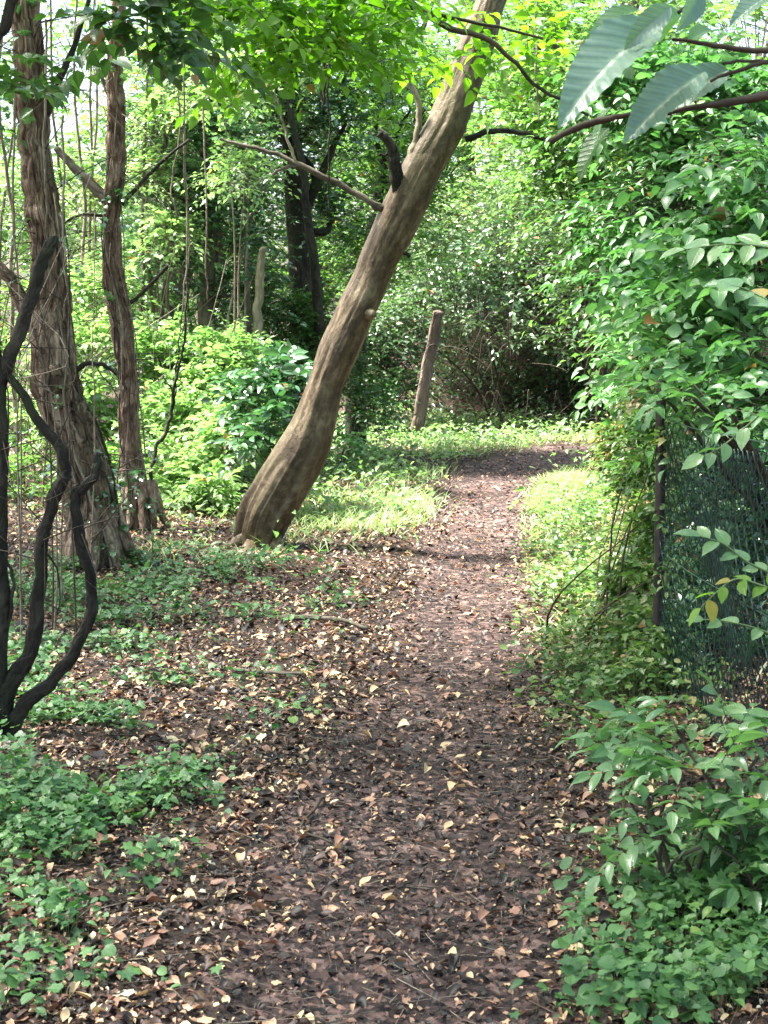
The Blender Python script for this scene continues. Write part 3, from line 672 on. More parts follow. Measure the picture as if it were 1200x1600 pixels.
# --- dark multi-stemmed shrub at the left edge, close to the camera
fs = empty('coppiced_shrub', (G(10, 1150)[0], G(10, 1150)[1], H1(G(10, 1150)[0], G(10, 1150)[1])), 'dark leafless many-stemmed shrub at the left edge of the path', 'shrub')
SY = 5.45
for px, rd in [([(5, 1165), (12, 1080), (50, 1010), (62, 930), (66, 850), (88, 770), (104, 745)], [.06, .05, .042, .04, .036, .036, .034]),
               ([(8, 1160), (40, 1100), (95, 1050), (138, 975), (143, 915), (126, 840), (118, 780), (124, 765)], [.055, .048, .036, .034, .032, .032, .03, .03]),
               ([(124, 770), (145, 745), (155, 708)], [.032, .026, .020]),
               ([(106, 750), (96, 705), (58, 655), (30, 610), (-5, 570), (-50, 540)], [.032, .030, .028, .026, .026, .022]),
               ([(0, 600), (22, 540), (48, 460), (70, 400), (86, 372)], [.034, .040, .038, .036, .028]),
               ([(-12, 1170), (4, 1000), (2, 850), (4, 700), (0, 600), (-15, 480)], [.055, .045, .036, .034, .034, .03]),
               ([(4, 1010), (20, 930), (14, 880), (-10, 850)], [.012, .010, .008, .006]),
               ([(70, 860), (92, 900), (88, 960)], [.006, .005, .003]),
               ([(-10, 70), (10, 30), (24, -20)], [.03, .03, .03]), ([(-60, 300), (-30, 180), (-10, 70)], [.03, .03, .03]), ([(-50, 540), (-70, 420), (-60, 300)], [.03, .03, .03])]:
    limb(fs, px, [v * .62 for v in rd], SY, 'dark_bark', 'stem', 14, .005, len(px) * 7, int(abs(px[0][1])))
rg = np.random.default_rng(6); q = 70; O = np.array([P(*rg.permutation([[66, 850], [88, 770], [104, 745], [138, 975], [126, 840], [96, 705], [30, 610], [48, 460], [70, 400], [4, 700], [2, 850], [145, 745], [20, 560]])[0], SY) for _ in range(q)]) + rg.normal(0, .05, (q, 3))
D = nz(rg.normal(0, 1, (q, 3)) * np.array([1, .7, .8]) + np.array([0, 0, .3])); g = Geo(); twigs(g, O, D, rg.uniform(.08, .4, q), .1, rg.uniform(.0015, .004, q)); link('bare_twigs', g.mesh('bare_twigs'), M['twig'], fs)
rg = np.random.default_rng(5)
lf, (O, D, Ls) = foliage(rg, place_lumps([(0, 140, 5.6, 60), (-20, 190, 5.5, 60), (40, 165, 5.7, 35), (-60, 60, 5.5, 70)]), 34, 8, .075, .22, flat=.3)
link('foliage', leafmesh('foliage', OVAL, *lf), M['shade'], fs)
g = Geo(); twigs(g, O, D, Ls, .25, Ls * .01); link('twigs', g.mesh('twigs'), M['twig'], fs)
# --- thin bare sapling between the trees
sp_ = empty('bare_sapling', (*G(236, 790)[:2], H1(*G(236, 790)[:2])), 'thin black bare sapling right of the reddish tree', 'sapling')
for px, rd in [([(232, 800), (236, 755), (246, 700), (266, 655), (272, 600), (286, 540), (292, 470), (285, 410)], [.018, .017, .015, .016, .012, .010, .008, .005]),
               ([(273, 620), (262, 600), (254, 586)], [.007, .006, .004]), ([(268, 650), (276, 590), (284, 520), (300, 430)], [.006, .006, .005, .003])]:
    limb(sp_, px, rd, 11.8, 'dark_bark', 'stem', 7, .012)

# --- wire fence on the right
FX0, FY0 = 1.10, 6.02
F1 = np.array([FX0, FY0]); F2 = np.array([1.27, 2.8]); F3 = np.array([3.6, 7.1])
fen = empty('wire_fence', (FX0, FY0, H1(FX0, FY0)), 'sagging green chain link fence half hidden by shrubs right of the path', 'fence')
FH = 1.09
def linkpanel(a, b, name):
    d = b - a; L = np.hypot(*d); d = d / L; nrm = np.array([-d[1], d[0]]); cell = .052; h2 = cell * .70
    nc = int(L / h2); nr = int(FH / h2)
    g = Geo(); i = np.arange(nr + 1)
    for k in range(nc):
        u = (k + ((i + k) % 2)) * h2
        sag = .03 * np.sin(u / L * 9) ** 2 + .012 * np.sin(i * .35 + u * 5)
        x = a[0] + d[0] * u + nrm[0] * sag; y = a[1] + d[1] * u + nrm[1] * sag
        off = np.where((i + k) % 2 == 0, .0016, -.0016)
        z = H1(a[0] + d[0] * k * h2, a[1] + d[1] * k * h2) + .02 + i * h2 * .99 - .05 * math.sin(k * h2 / L * math.pi * 2) ** 2 * (i / nr)
        c = np.stack([x + nrm[0] * off, y + nrm[1] * off, z], -1)
        A = np.array([nrm[0], nrm[1], 0]); B = np.array([d[0], d[1], 0]); r = .0027
        th = [0, 2.094, 4.189]
        V = np.stack([c + r * (math.cos(t) * A + math.sin(t) * (B * .7 + np.array([0, 0, .7]))) for t in th], 1).reshape(-1, 3)
        q = np.arange(nr)[:, None] * 3; j = np.arange(3)[None]
        F = np.stack([q + j, q + (j + 1) % 3, q + 3 + (j + 1) % 3, q + 3 + j], -1).reshape(-1, 4)
        g.add(V, F)
    link(name, g.mesh(name, True), M['wire'], fen)
    for zz in (.05, .55, FH - .01):
        g = Geo(); pts = [(a[0] + d[0] * t, a[1] + d[1] * t, H1(a[0] + d[0] * t, a[1] + d[1] * t) + zz - .02 * math.sin(t * 2.5)) for t in np.linspace(0, L, 8)]
        tube(g, pts, [.0022], 24, 5); link('tension_wire', g.mesh('wire'), M['wire'], fen)
linkpanel(F1, F2, 'wire_mesh'); linkpanel(F1, F3, 'wire_mesh')
def fpost(x, y, h, r=.028):
    z = H1(x, y); V = []; s = r
    g = Geo()
    def angle(c, th, rr): return 1 + .12 * np.cos(4 * th)[None] * np.ones((len(c), 1)) + .02 * np.sin(c[:, 2:3] * 40)
    tube(g, [(x, y, z - .1), (x + .008, y, z + h * .5), (x, y + .01, z + h)], [s], 24, 16, .0015, 3, angle)
    link('post', g.mesh('post'), M['rust'], fen)
fpost(FX0 - .01, FY0 + .03, 1.26, .018); fpost(F2[0] + .04, F2[1], 1.1, .024); fpost(1.95, 6.42, 1.1, .03)
# --- leaning old post at the back
gp = P(652, 664, 17.6)
post = empty('leaning_post', (gp[0], gp[1], H1(gp[0], gp[1])), 'weathered wooden post leaning right in front of the bramble bank', 'post')
g = Geo()
def sq(c, th, rr): return (1 / np.maximum(np.abs(np.cos(th)), np.abs(np.sin(th))))[None] ** .8 * np.ones((len(c), 1)) * (1 + .05 * np.sin(c[:, 2:3] * 17 + 2 * th[None]))
tube(g, [P(652, 672, 17.6), P(667, 580, 17.6), P(685, 487, 17.6)], [.075, .068, .058], 26, 24, .006, 8, sq); link('shaft', g.mesh('shaft'), M['wood'], post)
g = Geo(); tube(g, [P(672, 540, 17.45), P(678, 538, 17.4), P(682, 542, 17.42)], [.008], 8, 6); link('staple', g.mesh('staple'), M['rust'], post)

# ------------------------------------------------------------------ shrubs round the path
def gb(px, Y): p = P(px, 700, Y); return (p[0], p[1])
M['bramble_shaded'] = leafmat('bramble_shaded_leaf', [(0, (.02, .055, .02)), (.5, (.05, .11, .04)), (1, (.18, .26, .12))], .25, .34, .6)  # darker copy of the bramble leaf: shade around the hollow put into colour
# bramble bank at the back: several thickets
bl = [('bramble', 'dense bramble thicket heaped on the bank in the middle behind the path', 770, 20.2, [(700, 500, 20.3, 130), (800, 470, 20.5, 140), (760, 530, 19.4, 50), (640, 530, 19.6, 80), (850, 540, 19.4, 50), (740, 610, 20.8, 70), (860, 620, 20.8, 70)]),
      ('bramble', 'pale topped bramble mound right of the leaning post and left of the hazel', 930, 20.6, [(900, 470, 20.6, 130), (960, 540, 20.3, 110), (900, 560, 19.6, 45), (940, 620, 20.8, 60), (1010, 480, 20.6, 120)]),
      ('bramble', 'dark bramble patch between the leaning tree and the leaning post', 600, 19.2, [(590, 560, 19.2, 90), (560, 600, 19.0, 70), (620, 630, 18.6, 45)]),
      ('bramble', 'high sunlit bramble mass above the bank with light shining on top', 780, 22.2, [(700, 400, 22, 120), (820, 380, 22, 140), (930, 390, 22.4, 130), (1030, 400, 22, 110)])]
for i, (nm, lb, bx, by, lm) in enumerate(bl):
    bush(nm, lb, 'bramble', gb(bx, by), lm, [2100, 1600, 1000, 3200][i], 7, .085, .42, M['bramble' if i == 3 else 'bramble_shaded'], LOW, 100 + i, 'bramble thickets on the bank', droop=.45, out=.5, stem_r=.02, low=-.2)
# arching bare bramble stems over the dark hollow
rg = np.random.default_rng(61)
for i in range(60):
    x0 = rg.uniform(600, 1000); y0 = rg.uniform(520, 680); Y = rg.uniform(18.6, 19.6); dx = rg.uniform(-110, 110)
    g = Geo(); tube(g, [P(x0, y0, Y), P(x0 + dx * .4, y0 - rg.uniform(10, 60), Y - .15), P(x0 + dx, y0 + rg.uniform(-20, 40), Y - .2)], [.006, .005, .003], 16, 4, .01, i)
    o = link('bramble_cane', g.mesh('bramble_cane'), M['dry_twig' if i % 8 == 0 else 'twig'])
    tag(o, 'thin bare arching bramble cane hanging over the dark hollow in the bank', 'bramble cane', 'bare canes in the hollow')

# middle-left: ivy-clad trees and hedge
bush('ivy_clad_tree', 'ivy covered dark tree with a thick black trunk behind the leaning tree', 'tree', gb(470, 15.6),
     [(470, 130, 15.6, 120), (400, 210, 15.8, 95), (540, 220, 15.5, 85), (450, 330, 15.9, 80), (560, 90, 15.8, 90), (420, 60, 15.5, 90), (520, 360, 15.9, 60)], 1500, 8, .085, .32, M['ivy'], LOW, 7,
     'ivy covered trees left of the leaning tree', 'dark_bark', trunk=([P(485, 640, 15.6), P(474, 480, 15.6), P(466, 360, 15.6), P(455, 230, 15.6), P(450, 60, 15.6)], .12), crownname='crown')
bush('ivy_clad_tree', 'bushy ivy wrapped tree with bluish leaves left of the thick black trunk', 'tree', gb(330, 14.6),
     [(330, 260, 14.6, 90), (270, 330, 14.5, 80), (350, 400, 14.7, 85), (300, 180, 14.8, 80), (260, 440, 14.7, 70), (380, 480, 14.8, 60), (230, 240, 14.9, 60)], 1400, 8, .085, .3, M['ivy'], LOW, 17,
     'ivy covered trees left of the leaning tree', 'grey_bark', trunk=([P(330, 640, 14.6), P(322, 480, 14.6), P(330, 330, 14.6), P(310, 180, 14.6)], .08), crownname='crown')
bush('elder_tree', 'dark leafy tree filling the gap right behind the leaning trunk', 'tree', gb(585, 16.4),
     [(600, 300, 16.4, 90), (640, 200, 16.6, 95), (560, 420, 16.4, 60), (620, 400, 16.8, 70), (690, 280, 17, 80), (600, 120, 16.8, 90)], 1500, 7, .085, .34, M['far'], LOW, 27,
     None, 'dark_bark', trunk=([P(556, 640, 16.4), P(560, 520, 16.4), P(575, 400, 16.4), P(600, 260, 16.6)], .09), crownname='crown')
bush('thicket', 'dark green undergrowth filling the shade left of the leaning tree', 'shrub', gb(430, 15.2),
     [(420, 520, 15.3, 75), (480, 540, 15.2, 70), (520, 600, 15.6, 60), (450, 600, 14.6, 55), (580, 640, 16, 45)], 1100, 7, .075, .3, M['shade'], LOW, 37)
# pale slim trunk
def pole(name, label, px, rad, Y, mat, seed=1, group=None):
    pts = [P(a, b, Y) for a, b in px]; root = empty(name, (pts[0][0], pts[0][1], H1(pts[0][0], pts[0][1])), label, 'tree', group)
    pts[0][2] = min(pts[0][2], H1(pts[0][0], pts[0][1])) - .05
    g = Geo(); tube(g, pts, rad, 40, 12, .012, seed); link('trunk', g.mesh('trunk'), M[mat], root)
    return root
pole('dead_tree', 'pale bare slim dead tree standing in front of the dark undergrowth', [(408, 690), (405, 560), (404, 480), (407, 420), (410, 385)], [.05, .045, .042, .038, .03], 14.0, 'pale_bark', 3)
pole('sapling', 'thin dark sapling just left of the pale bare trunk', [(392, 680), (388, 500), (386, 350), (378, 250), (352, 130), (340, 0)], [.03, .025, .022, .018, .014, .01], 14.4, 'grey_bark', 5)
pole('sapling', 'dark forked sapling right of the thick black trunk', [(505, 650), (498, 470), (478, 330), (474, 260), (448, 140), (440, -60)], [.06, .05, .04, .035, .03, .02], 14.9, 'dark_bark', 6)
# left background: slim pale stems with light behind
rg = np.random.default_rng(71)
xs = [224, 246, 238, 262, 300, 120, 92, 140, 20, 8, 60, 150]
lbs = ['slim pale stem directly right of the reddish tree', 'second slim stem right of the reddish tree', 'leaning slim stem rising behind the reddish tree', 'slim grey stem left of the bluish ivy tree',
       'slim stem crossing in front of the bluish ivy tree', 'slim stem between the rough tree and the reddish tree', 'thin stem close to the right side of the rough tree', 'thin crooked stem behind the gap between the left trees',
       'thin stem at the far left edge behind the rough tree', 'leftmost thin stem at the edge of the view', 'thin stem hidden behind the rough tree', 'thin stem just left of the reddish tree']
for i, (x, lb) in enumerate(zip(xs, lbs)):
    Y = rg.uniform(13.0, 17.5); q = rg.normal(0, 8, 5)
    pole('slim_tree', lb, [(x + q[0], 690), (x + q[1], 520), (x + q[2], 330), (x + q[3] * 1.5, 130), (x + q[4] * 2, -120)], [.024, .020, .016, .012, .008], Y, ['grey_bark', 'pale_bark', 'dry_twig'][i % 3], i, 'slim stems in the bright wood on the left')

for i, (lb, lm, n) in enumerate([('sunlit leafy screen of young trees behind the two left trunks', [(150, 310, 16, 80), (90, 420, 16.5, 70), (190, 440, 15.5, 60), (20, 330, 16.5, 80)], 1100),
      ('bright young tree right of the reddish tree with pale leaves', [(255, 200, 14.2, 50), (240, 290, 14.2, 50), (265, 380, 14, 50), (250, 90, 14.6, 50)], 620),
      ('light green young tree with leaves hanging left of the thick black trunk', [(350, 150, 13.4, 70), (380, 280, 13.3, 55), (400, 90, 15.4, 70), (440, 200, 15.2, 40)], 600)]):
    bush('young_tree', lb, 'tree', gb(lm[0][0], lm[0][2]), lm, n, 7, .07, .26, M['bright'], LOW, 260 + i, 'young trees in the bright wood', 'dry_twig', .014, droop=.4, out=.4)
# sunlit shrubs, left middle
SB = [('bright pale green shrub between the rough tree and the reddish tree', [(140, 560, 13.4, 60), (125, 660, 13.0, 55), (150, 470, 14.0, 50)], 420),
      ('bright yellow green shrub right of the reddish tree with the black sapling in it', [(260, 580, 13.6, 65), (300, 660, 13.0, 60), (250, 680, 12.8, 45), (320, 580, 14, 50)], 560),
      ('bright shrub with larger glowing leaves left of the leaning trunk', [(345, 610, 13.2, 55), (380, 660, 12.6, 50), (340, 700, 12.4, 40), (360, 570, 13.4, 45)], 420),
      ('low sunlit shrub at the foot of the reddish tree', [(290, 760, 12.0, 35), (330, 770, 11.6, 30), (270, 730, 12.2, 35)], 150)]
for i, (lb, lm, n) in enumerate(SB):
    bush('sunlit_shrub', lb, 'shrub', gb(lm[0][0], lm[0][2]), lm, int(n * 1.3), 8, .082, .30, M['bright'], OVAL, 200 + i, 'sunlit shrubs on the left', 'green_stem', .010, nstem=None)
bush('laurel', 'glossy bluish leaved shrub against the left side of the leaning trunk', 'shrub', gb(440, 11.6),
     [(430, 620, 11.6, 42), (455, 590, 11.8, 30), (420, 680, 11.3, 36), (400, 640, 11.7, 30), (395, 700, 11.2, 25)], 170, 7, .115, .28, M['ivy'], OVAL, 210, None, 'twig', .012)
bush('nettle_clump', 'low leafy clump growing right of the leaning trunk foot', 'weed', gb(535, 14), [(540, 700, 14, 26), (570, 715, 14.2, 20), (590, 650, 16.5, 35)], 130, 6, .08, .22, M['hazel'], LOW, 215)

for i, (lb, lm, n) in enumerate([('shaded undergrowth behind the rough tree at the left edge', [(20, 680, 13.5, 60), (70, 720, 13, 50), (-20, 760, 12.5, 55), (30, 600, 14.5, 60), (60, 500, 15, 60)], 620),
      ('undergrowth between the rough tree and the reddish tree near the floor', [(160, 740, 12.4, 45), (120, 790, 12, 40), (190, 700, 13.2, 40)], 260)]):
    bush('thicket', lb, 'shrub', gb(lm[0][0], lm[0][2]), lm, n, 7, .08, .28, M['far'], LOW, 240 + i, None, 'twig', .012)
rg = np.random.default_rng(93)
for i in range(36):
    x = rg.uniform(-30, 110) if i % 2 else rg.uniform(110, 330); Y = rg.uniform(11.5, 14.5) if i < 26 else rg.uniform(6.8, 8.4); x = x if i < 26 else rg.uniform(-20, 150) - 15; q = rg.normal(0, 18, 3); b = G(x, 800)
    p = P(x, 700, Y); g = Geo(); tube(g, [(p[0], p[1], H1(p[0], p[1])), P(x + q[0], 640, Y), P(x + q[1] * 2.2, 560, Y), P(x + q[2] * 2 + q[0] * 3, rg.uniform(380, 540) if i < 26 else rg.uniform(200, 520), Y + .2)], [.009 if i < 26 else .005, .002], 14, 5, .012, i)
    tag(link('dead_sapling', g.mesh('dead_sapling'), M['dry_twig' if i % 3 else 'twig']), 'thin bare upright sapling in the undergrowth on the left', 'sapling', 'bare saplings in the undergrowth')
# far woodland: crowns copied from three trees
far = []
for i in range(3):
    rg = np.random.default_rng(300 + i); x, y = -3 + 3 * i, 27.0
    lm = [(np.array([x + rg.normal(0, 1.1), y + rg.normal(0, .9), z]), rg.uniform(1.0, 1.6)) for z in (1.2, 2.0, 3.0, 4.0, 5.0, 6.0, 6.8)]
    r = bush('woodland_tree', ['light green woodland tree standing behind the ivy covered trees', 'light green woodland tree behind the leaning trunk', 'light green woodland tree above the bramble bank'][i], 'tree', (x, y), lm, 1300, 7, .15, .6,
             M['far'], LOW, 310 + i, 'woodland trees far behind', 'grey_bark', trunk=([(x, y, 0), (x + .1, y, 2.5), (x - .1, y, 5), (x, y, 7.5)], .16), crownname='crown')
    far.append(r)
FL = [(0, -6.9, 22.5, 'light woodland tree at the left edge far behind the rough tree'), (1, -8.2, 25, 'woodland tree far behind at the extreme left'), (2, -3.4, 25.5, 'woodland tree far behind between the two left trunks'),
      (1, 6.2, 24, 'woodland tree behind the hazel at the right'), (0, 8.5, 21, 'woodland tree at the right edge behind the hazel'), (2, 1.6, 29.5, 'farthest woodland tree behind the bank'), (1, -1.2, 31, 'farthest woodland tree left of the bank'),
      (0, 4.6, 30, 'farthest woodland tree right of the bank'), (2, 10, 29, 'farthest woodland tree at the right'), (0, -2.8, 33, 'farthest woodland tree behind the ivy covered trees')]
for i, (k, x, y, lb) in enumerate(FL):
    dup(far[k], (x, y, H1(x, y)), 1.3 * i + .7, .9 + .13 * (i % 4), lb)

BROAD = ovate(5, .85, .2, .3, low=.38)
# right side: hazels behind the fence
HZ = [('tall hazel with small light green leaves behind the bend of the path', 13.0, [(900, 330, 13, 100), (960, 430, 12.8, 90), (860, 250, 13.2, 90), (980, 280, 13, 100), (930, 180, 13, 100), (1000, 540, 12.4, 70), (820, 180, 13.4, 70), (860, 90, 13.4, 100)], 2100, .075, 'far'),
      ('leafy hazel spilling over the far end of the wire fence', 9.2, [(1010, 450, 9.4, 80), (1060, 330, 9.3, 100), (1040, 560, 9, 70), (1120, 450, 9.2, 100), (990, 350, 9.6, 70), (1010, 620, 8.8, 45), (1100, 200, 9.3, 110), (990, 180, 9.6, 100), (1180, 330, 9.2, 100)], 1500, .085, 'hazel'),
      ('large leaved hazel overhanging the near wire fence at the right edge', 6.6, [(1130, 560, 6.5, 75), (1100, 480, 6.8, 70), (1180, 420, 6.4, 90), (1150, 640, 6.2, 45), (1080, 600, 6.7, 50), (1190, 300, 6.5, 90), (1180, 560, 6.2, 70), (1230, 640, 6.0, 60), (1050, 610, 6.0, 24), (1030, 560, 6.6, 40), (1085, 630, 5.7, 30), (1040, 625, 5.9, 16), (1140, 640, 5.4, 26)], 520, .085, 'hazel')]
for i, (lb, Y, lm, n, sz, mt) in enumerate(HZ):
    bush('hazel', lb, 'shrub', (P(1100 if i else 960, 700, Y)[0] + .25 * i, Y), lm, n, 8, sz, .32, M[mt], LOW if i == 0 else [LANCE, OVAL, BROAD], 400 + i, 'hazels on the right', 'twig', .022, droop=.35)
hz_ = [o for o in COL.objects if o.name.startswith('hazel') and o.parent is None]
dup(hz_[1], (4.2, 8.6, H1(4.2, 8.6)), 1.9, .95, 'hazel growing deeper in the shade far behind the wire fence', 'hazels on the right'); dup(hz_[1], (5.2, 12.5, H1(5.2, 12.5)), 3.6, 1.1, 'hazel at the back right beyond the other hazels', 'hazels on the right')
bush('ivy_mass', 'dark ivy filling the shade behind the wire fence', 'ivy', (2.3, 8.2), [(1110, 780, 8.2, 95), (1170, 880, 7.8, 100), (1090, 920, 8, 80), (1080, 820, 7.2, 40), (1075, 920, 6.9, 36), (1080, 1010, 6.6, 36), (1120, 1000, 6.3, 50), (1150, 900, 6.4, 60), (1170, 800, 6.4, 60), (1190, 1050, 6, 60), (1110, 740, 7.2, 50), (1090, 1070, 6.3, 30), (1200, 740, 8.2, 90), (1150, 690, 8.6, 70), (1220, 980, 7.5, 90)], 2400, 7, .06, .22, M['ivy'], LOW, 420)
bush('verge_shrub', 'low leafy growth climbing the fence post beside the path', 'shrub', (.98, 6.9), [(1000, 760, 8.0, 38), (985, 700, 9.2, 40), (1015, 680, 7.6, 30), (1020, 620, 7.2, 26), (1012, 900, 6.8, 26), (1016, 970, 6.4, 22), (1020, 1050, 6.2, 22), (1018, 740, 7.0, 24), (1018, 830, 6.8, 20), (1026, 700, 6.05, 12), (1026, 800, 6.05, 10), (1024, 900, 6.05, 13), (1024, 1000, 6.0, 16), (1026, 1060, 5.95, 20), (1005, 850, 7.4, 28), (990, 930, 7.0, 30), (1000, 1010, 6.5, 26), (1010, 800, 7.8, 24)],
     1700, 6, .05, .14, bpy.data.materials['weed_leaf'], OVAL, 430, None, 'twig', .006)
# near leafy sprigs in front of the fence: hand placed twigs
def sprig(name, label, px, Y, size, mat, n=9, rad=.004, tm=OVALF, seed=1, cat='branch', dz=.0, up=(0, -.5, 1), group=None, droop=0.0, bark='green_stem', flat=.28):
    rg = np.random.default_rng(seed); pts = [P(a, b, Y + (c[0] if c else 0)) for a, b, *c in px]
    root = empty(name, pts[0], label, cat, group)
    g = Geo(); c = tube(g, pts, [rad, rad * .4], 24, 6, 0); link('stem', g.mesh('stem'), M[bark], root)
    idx = np.linspace(3, 23, n).astype(int); pos = c[idx]; T = nz(np.gradient(c, axis=0))[idx]
    U = np.array(up, float)[None] * np.ones((n, 1)); S = nz(np.cross(T, U)); sd = np.where(np.arange(n) % 2 == 0, 1, -1)[:, None]
    yd = T * .6 + sd * S * .8 + rg.normal(0, .15, (n, 3)); yd[-1] = T[-1]; yd[:, 2] -= droop
    link('leaves', leafmesh('leaves', tm, pos, yd, U + rg.normal(0, flat, (n, 3)), size * rg.uniform(.7, 1.1, n), rg.uniform(.5, 1, n)), mat, root)
    return root
sprig('leafy_sprig', 'pale green leafy sprig hanging in front of the top of the wire fence', [(1185, 650), (1160, 672), (1125, 700), (1100, 712)], 4.6, .075, M['elder'], 7, seed=1, group='sprigs over the fence')
sprig('leafy_sprig', 'leafy sprig low on the wire fence with one long hanging leaf', [(1215, 900), (1170, 880), (1130, 850), (1095, 838)], 4.3, .07, M['elder'], 8, seed=2, group='sprigs over the fence')
sprig('leafy_sprig', 'sprig of bright leaves at the right edge beneath the hanging leaf sprig', [(1230, 930), (1190, 915), (1150, 905), (1120, 925), (1095, 950)], 4.1, .065, M['beech'], 9, seed=3, group='sprigs over the fence')
sprig('leafy_sprig', 'single pale leaves on a thin stem low before the fence', [(1240, 1010), (1190, 985), (1140, 972), (1100, 968)], 4.2, .06, M['elder'], 5, seed=4, group='sprigs over the fence')
sprig('leafy_sprig', 'large pale leaved sprig sticking out from the hazel at the right edge', [(1240, 400), (1190, 385), (1130, 382), (1070, 390)], 4.6, .10, M['elder'], 9, seed=5, group='sprigs over the fence')
sprig('leafy_sprig', 'rounded pale leaves on a twig at the right edge below the largest sprig', [(1240, 490), (1200, 470), (1160, 450), (1135, 446)], 4.8, .10, M['elder'], 7, seed=6, tm=ovate(6, .8, .1, .2), group='sprigs over the fence')

# elder-like shrub, bottom right
el = [(1050, 1130, 4.0, 42), (1130, 1140, 4.1, 45), (1000, 1200, 3.95, 45), (1060, 1230, 3.9, 70), (1150, 1210, 3.9, 75), (975, 1225, 3.9, 22), (1030, 1310, 3.8, 50), (1110, 1310, 3.8, 60), (1190, 1300, 3.8, 70), (1210, 1160, 4.0, 45), (1190, 1400, 3.7, 60)]
bush('elder_shrub', 'leafy young elder with broad fresh green leaves at the lower right', 'shrub', (G(1075, 1400)[0], G(1075, 1400)[1]), el, 76, 7, .078, .16, M['elder'], ovate(6, .44, .16, .28, wave=.012), 501, None, 'twig', .008, droop=.25, opp=True, flat=.28, out=.7)
bush('small_elder', 'small pale green seedling left of the young elder', 'plant', (G(960, 1290)[0], G(960, 1290)[1]), [(940, 1165, 4.3, 22), (955, 1200, 4.25, 18), (985, 1150, 4.4, 16)], 6, 6, .06, .09, M['elder'], OVALF, 503, None, 'green_stem', .004, opp=True)
bush('ivy_clump', 'shaded ivy heap at the right edge below the young elder', 'ivy', (G(1170, 1470)[0], G(1170, 1470)[1]), [(1160, 1430, 3.75, 60), (1200, 1360, 3.8, 60), (1110, 1420, 3.8, 50), (1220, 1480, 3.6, 60), (1150, 1330, 4.1, 60)], 160, 6, .045, .12, M['cover'], IVY, 505, None, 'twig', .005)

# drooping bright beech boughs across the top, their tree just outside the view
BT = [(-3.3, 4.8, 0), (-3.2, 4.9, 1.6), (-3.0, 5.2, 3.2), (-2.7, 5.8, 5.5)]
beech = bush('beech_tree', 'beech whose bright translucent leaves droop across the top of the view', 'tree', (-3.3, 4.8),
     [(np.array([-3.0, 5.2, 5.6]), 1.7), (np.array([-1.4, 4.2, 5.6]), 1.1), (np.array([-.5, 5.6, 5.5]), 1.2), (np.array([-2.0, 3.2, 5.3]), 1.3), (np.array([-2.9, 4.0, 5.4]), 1.1), (np.array([-1.9, 4.9, 5.6]), 1.0), (np.array([-2.6, 6.3, 5.9]), 1.3), (np.array([-1.0, 6.9, 5.6]), .9), (np.array([.5, 7.7, 5.7]), .7), (np.array([-1.8, 7.5, 5.9]), .9), (np.array([-4.4, 4.0, 5.2]), 1.6), (np.array([-1.2, 2.4, 5.2]), 1.5), (np.array([-3.8, 7.0, 5.6]), 1.5)],  # unseen crown lumps added to shade the near path, verge and hazels
     2300, 8, .12, .42, M['beech'], LOW, 601, None, 'grey_bark', trunk=(BT, .17), crownname='crown')
rg = np.random.default_rng(611)
bz = [(300, 30, 6.6, 60), (340, 90, 6.6, 40), (400, 40, 6.8, 75), (400, 110, 6.8, 30), (480, 30, 7.0, 70), (560, 20, 7.2, 75), (600, 80, 7.2, 45), (640, 30, 7.4, 45), (835, 30, 7.6, 34), (560, 90, 7.1, 30), (480, 90, 6.9, 30), (690, 105, 7.6, 14), (715, 95, 7.6, 22), (790, 55, 7.6, 28), (770, 10, 7.6, 24), (745, 135, 7.6, 20),
      (830, 100, 7.8, 34), (440, 0, 6.6, 80), (600, -10, 7.0, 60)]
lf, (O, D, Ls) = foliage(rg, place_lumps(bz), 300, 8, .085, .26, .3, .5, .4, low=-1)
link('drooping_leaves', leafmesh('drooping_leaves', OVAL, *lf), M['beech'], beech)
g = Geo(); twigs(g, O, D, Ls, .3, Ls * .008)
link('twigs', g.mesh('drooping_twigs'), M['twig'], beech)
for px in [[(60, -260), (180, -60), (300, 10), (400, 30), (520, 20)], [(300, -160), (450, -50), (560, 0), (680, 20), (850, 60)], [(500, -160), (600, -30), (700, 40), (760, 60), (800, 95), (850, 140), (920, 180)], [(520, -60), (515, 20), (510, 70), (508, 160)]]:
    g = Geo(); tube(g, [P(a, b, 7.0 + .001 * a * .6) for a, b in px], [.02, .006], 30, 6, .008, 4); link('branch', g.mesh('branch'), M['twig'], beech)
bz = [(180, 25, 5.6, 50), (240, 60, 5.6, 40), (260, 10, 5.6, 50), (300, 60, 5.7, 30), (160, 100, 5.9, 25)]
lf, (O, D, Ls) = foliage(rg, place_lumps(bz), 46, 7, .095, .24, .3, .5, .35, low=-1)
link('shaded_leaves', leafmesh('shaded_leaves', OVAL, *lf), M['shade'], beech)  # darker leaf colour stands for beech leaves seen from their shaded underside
g = Geo(); twigs(g, O, D, Ls, .3, Ls * .008); link('twigs', g.mesh('shaded_twigs'), M['twig'], beech)

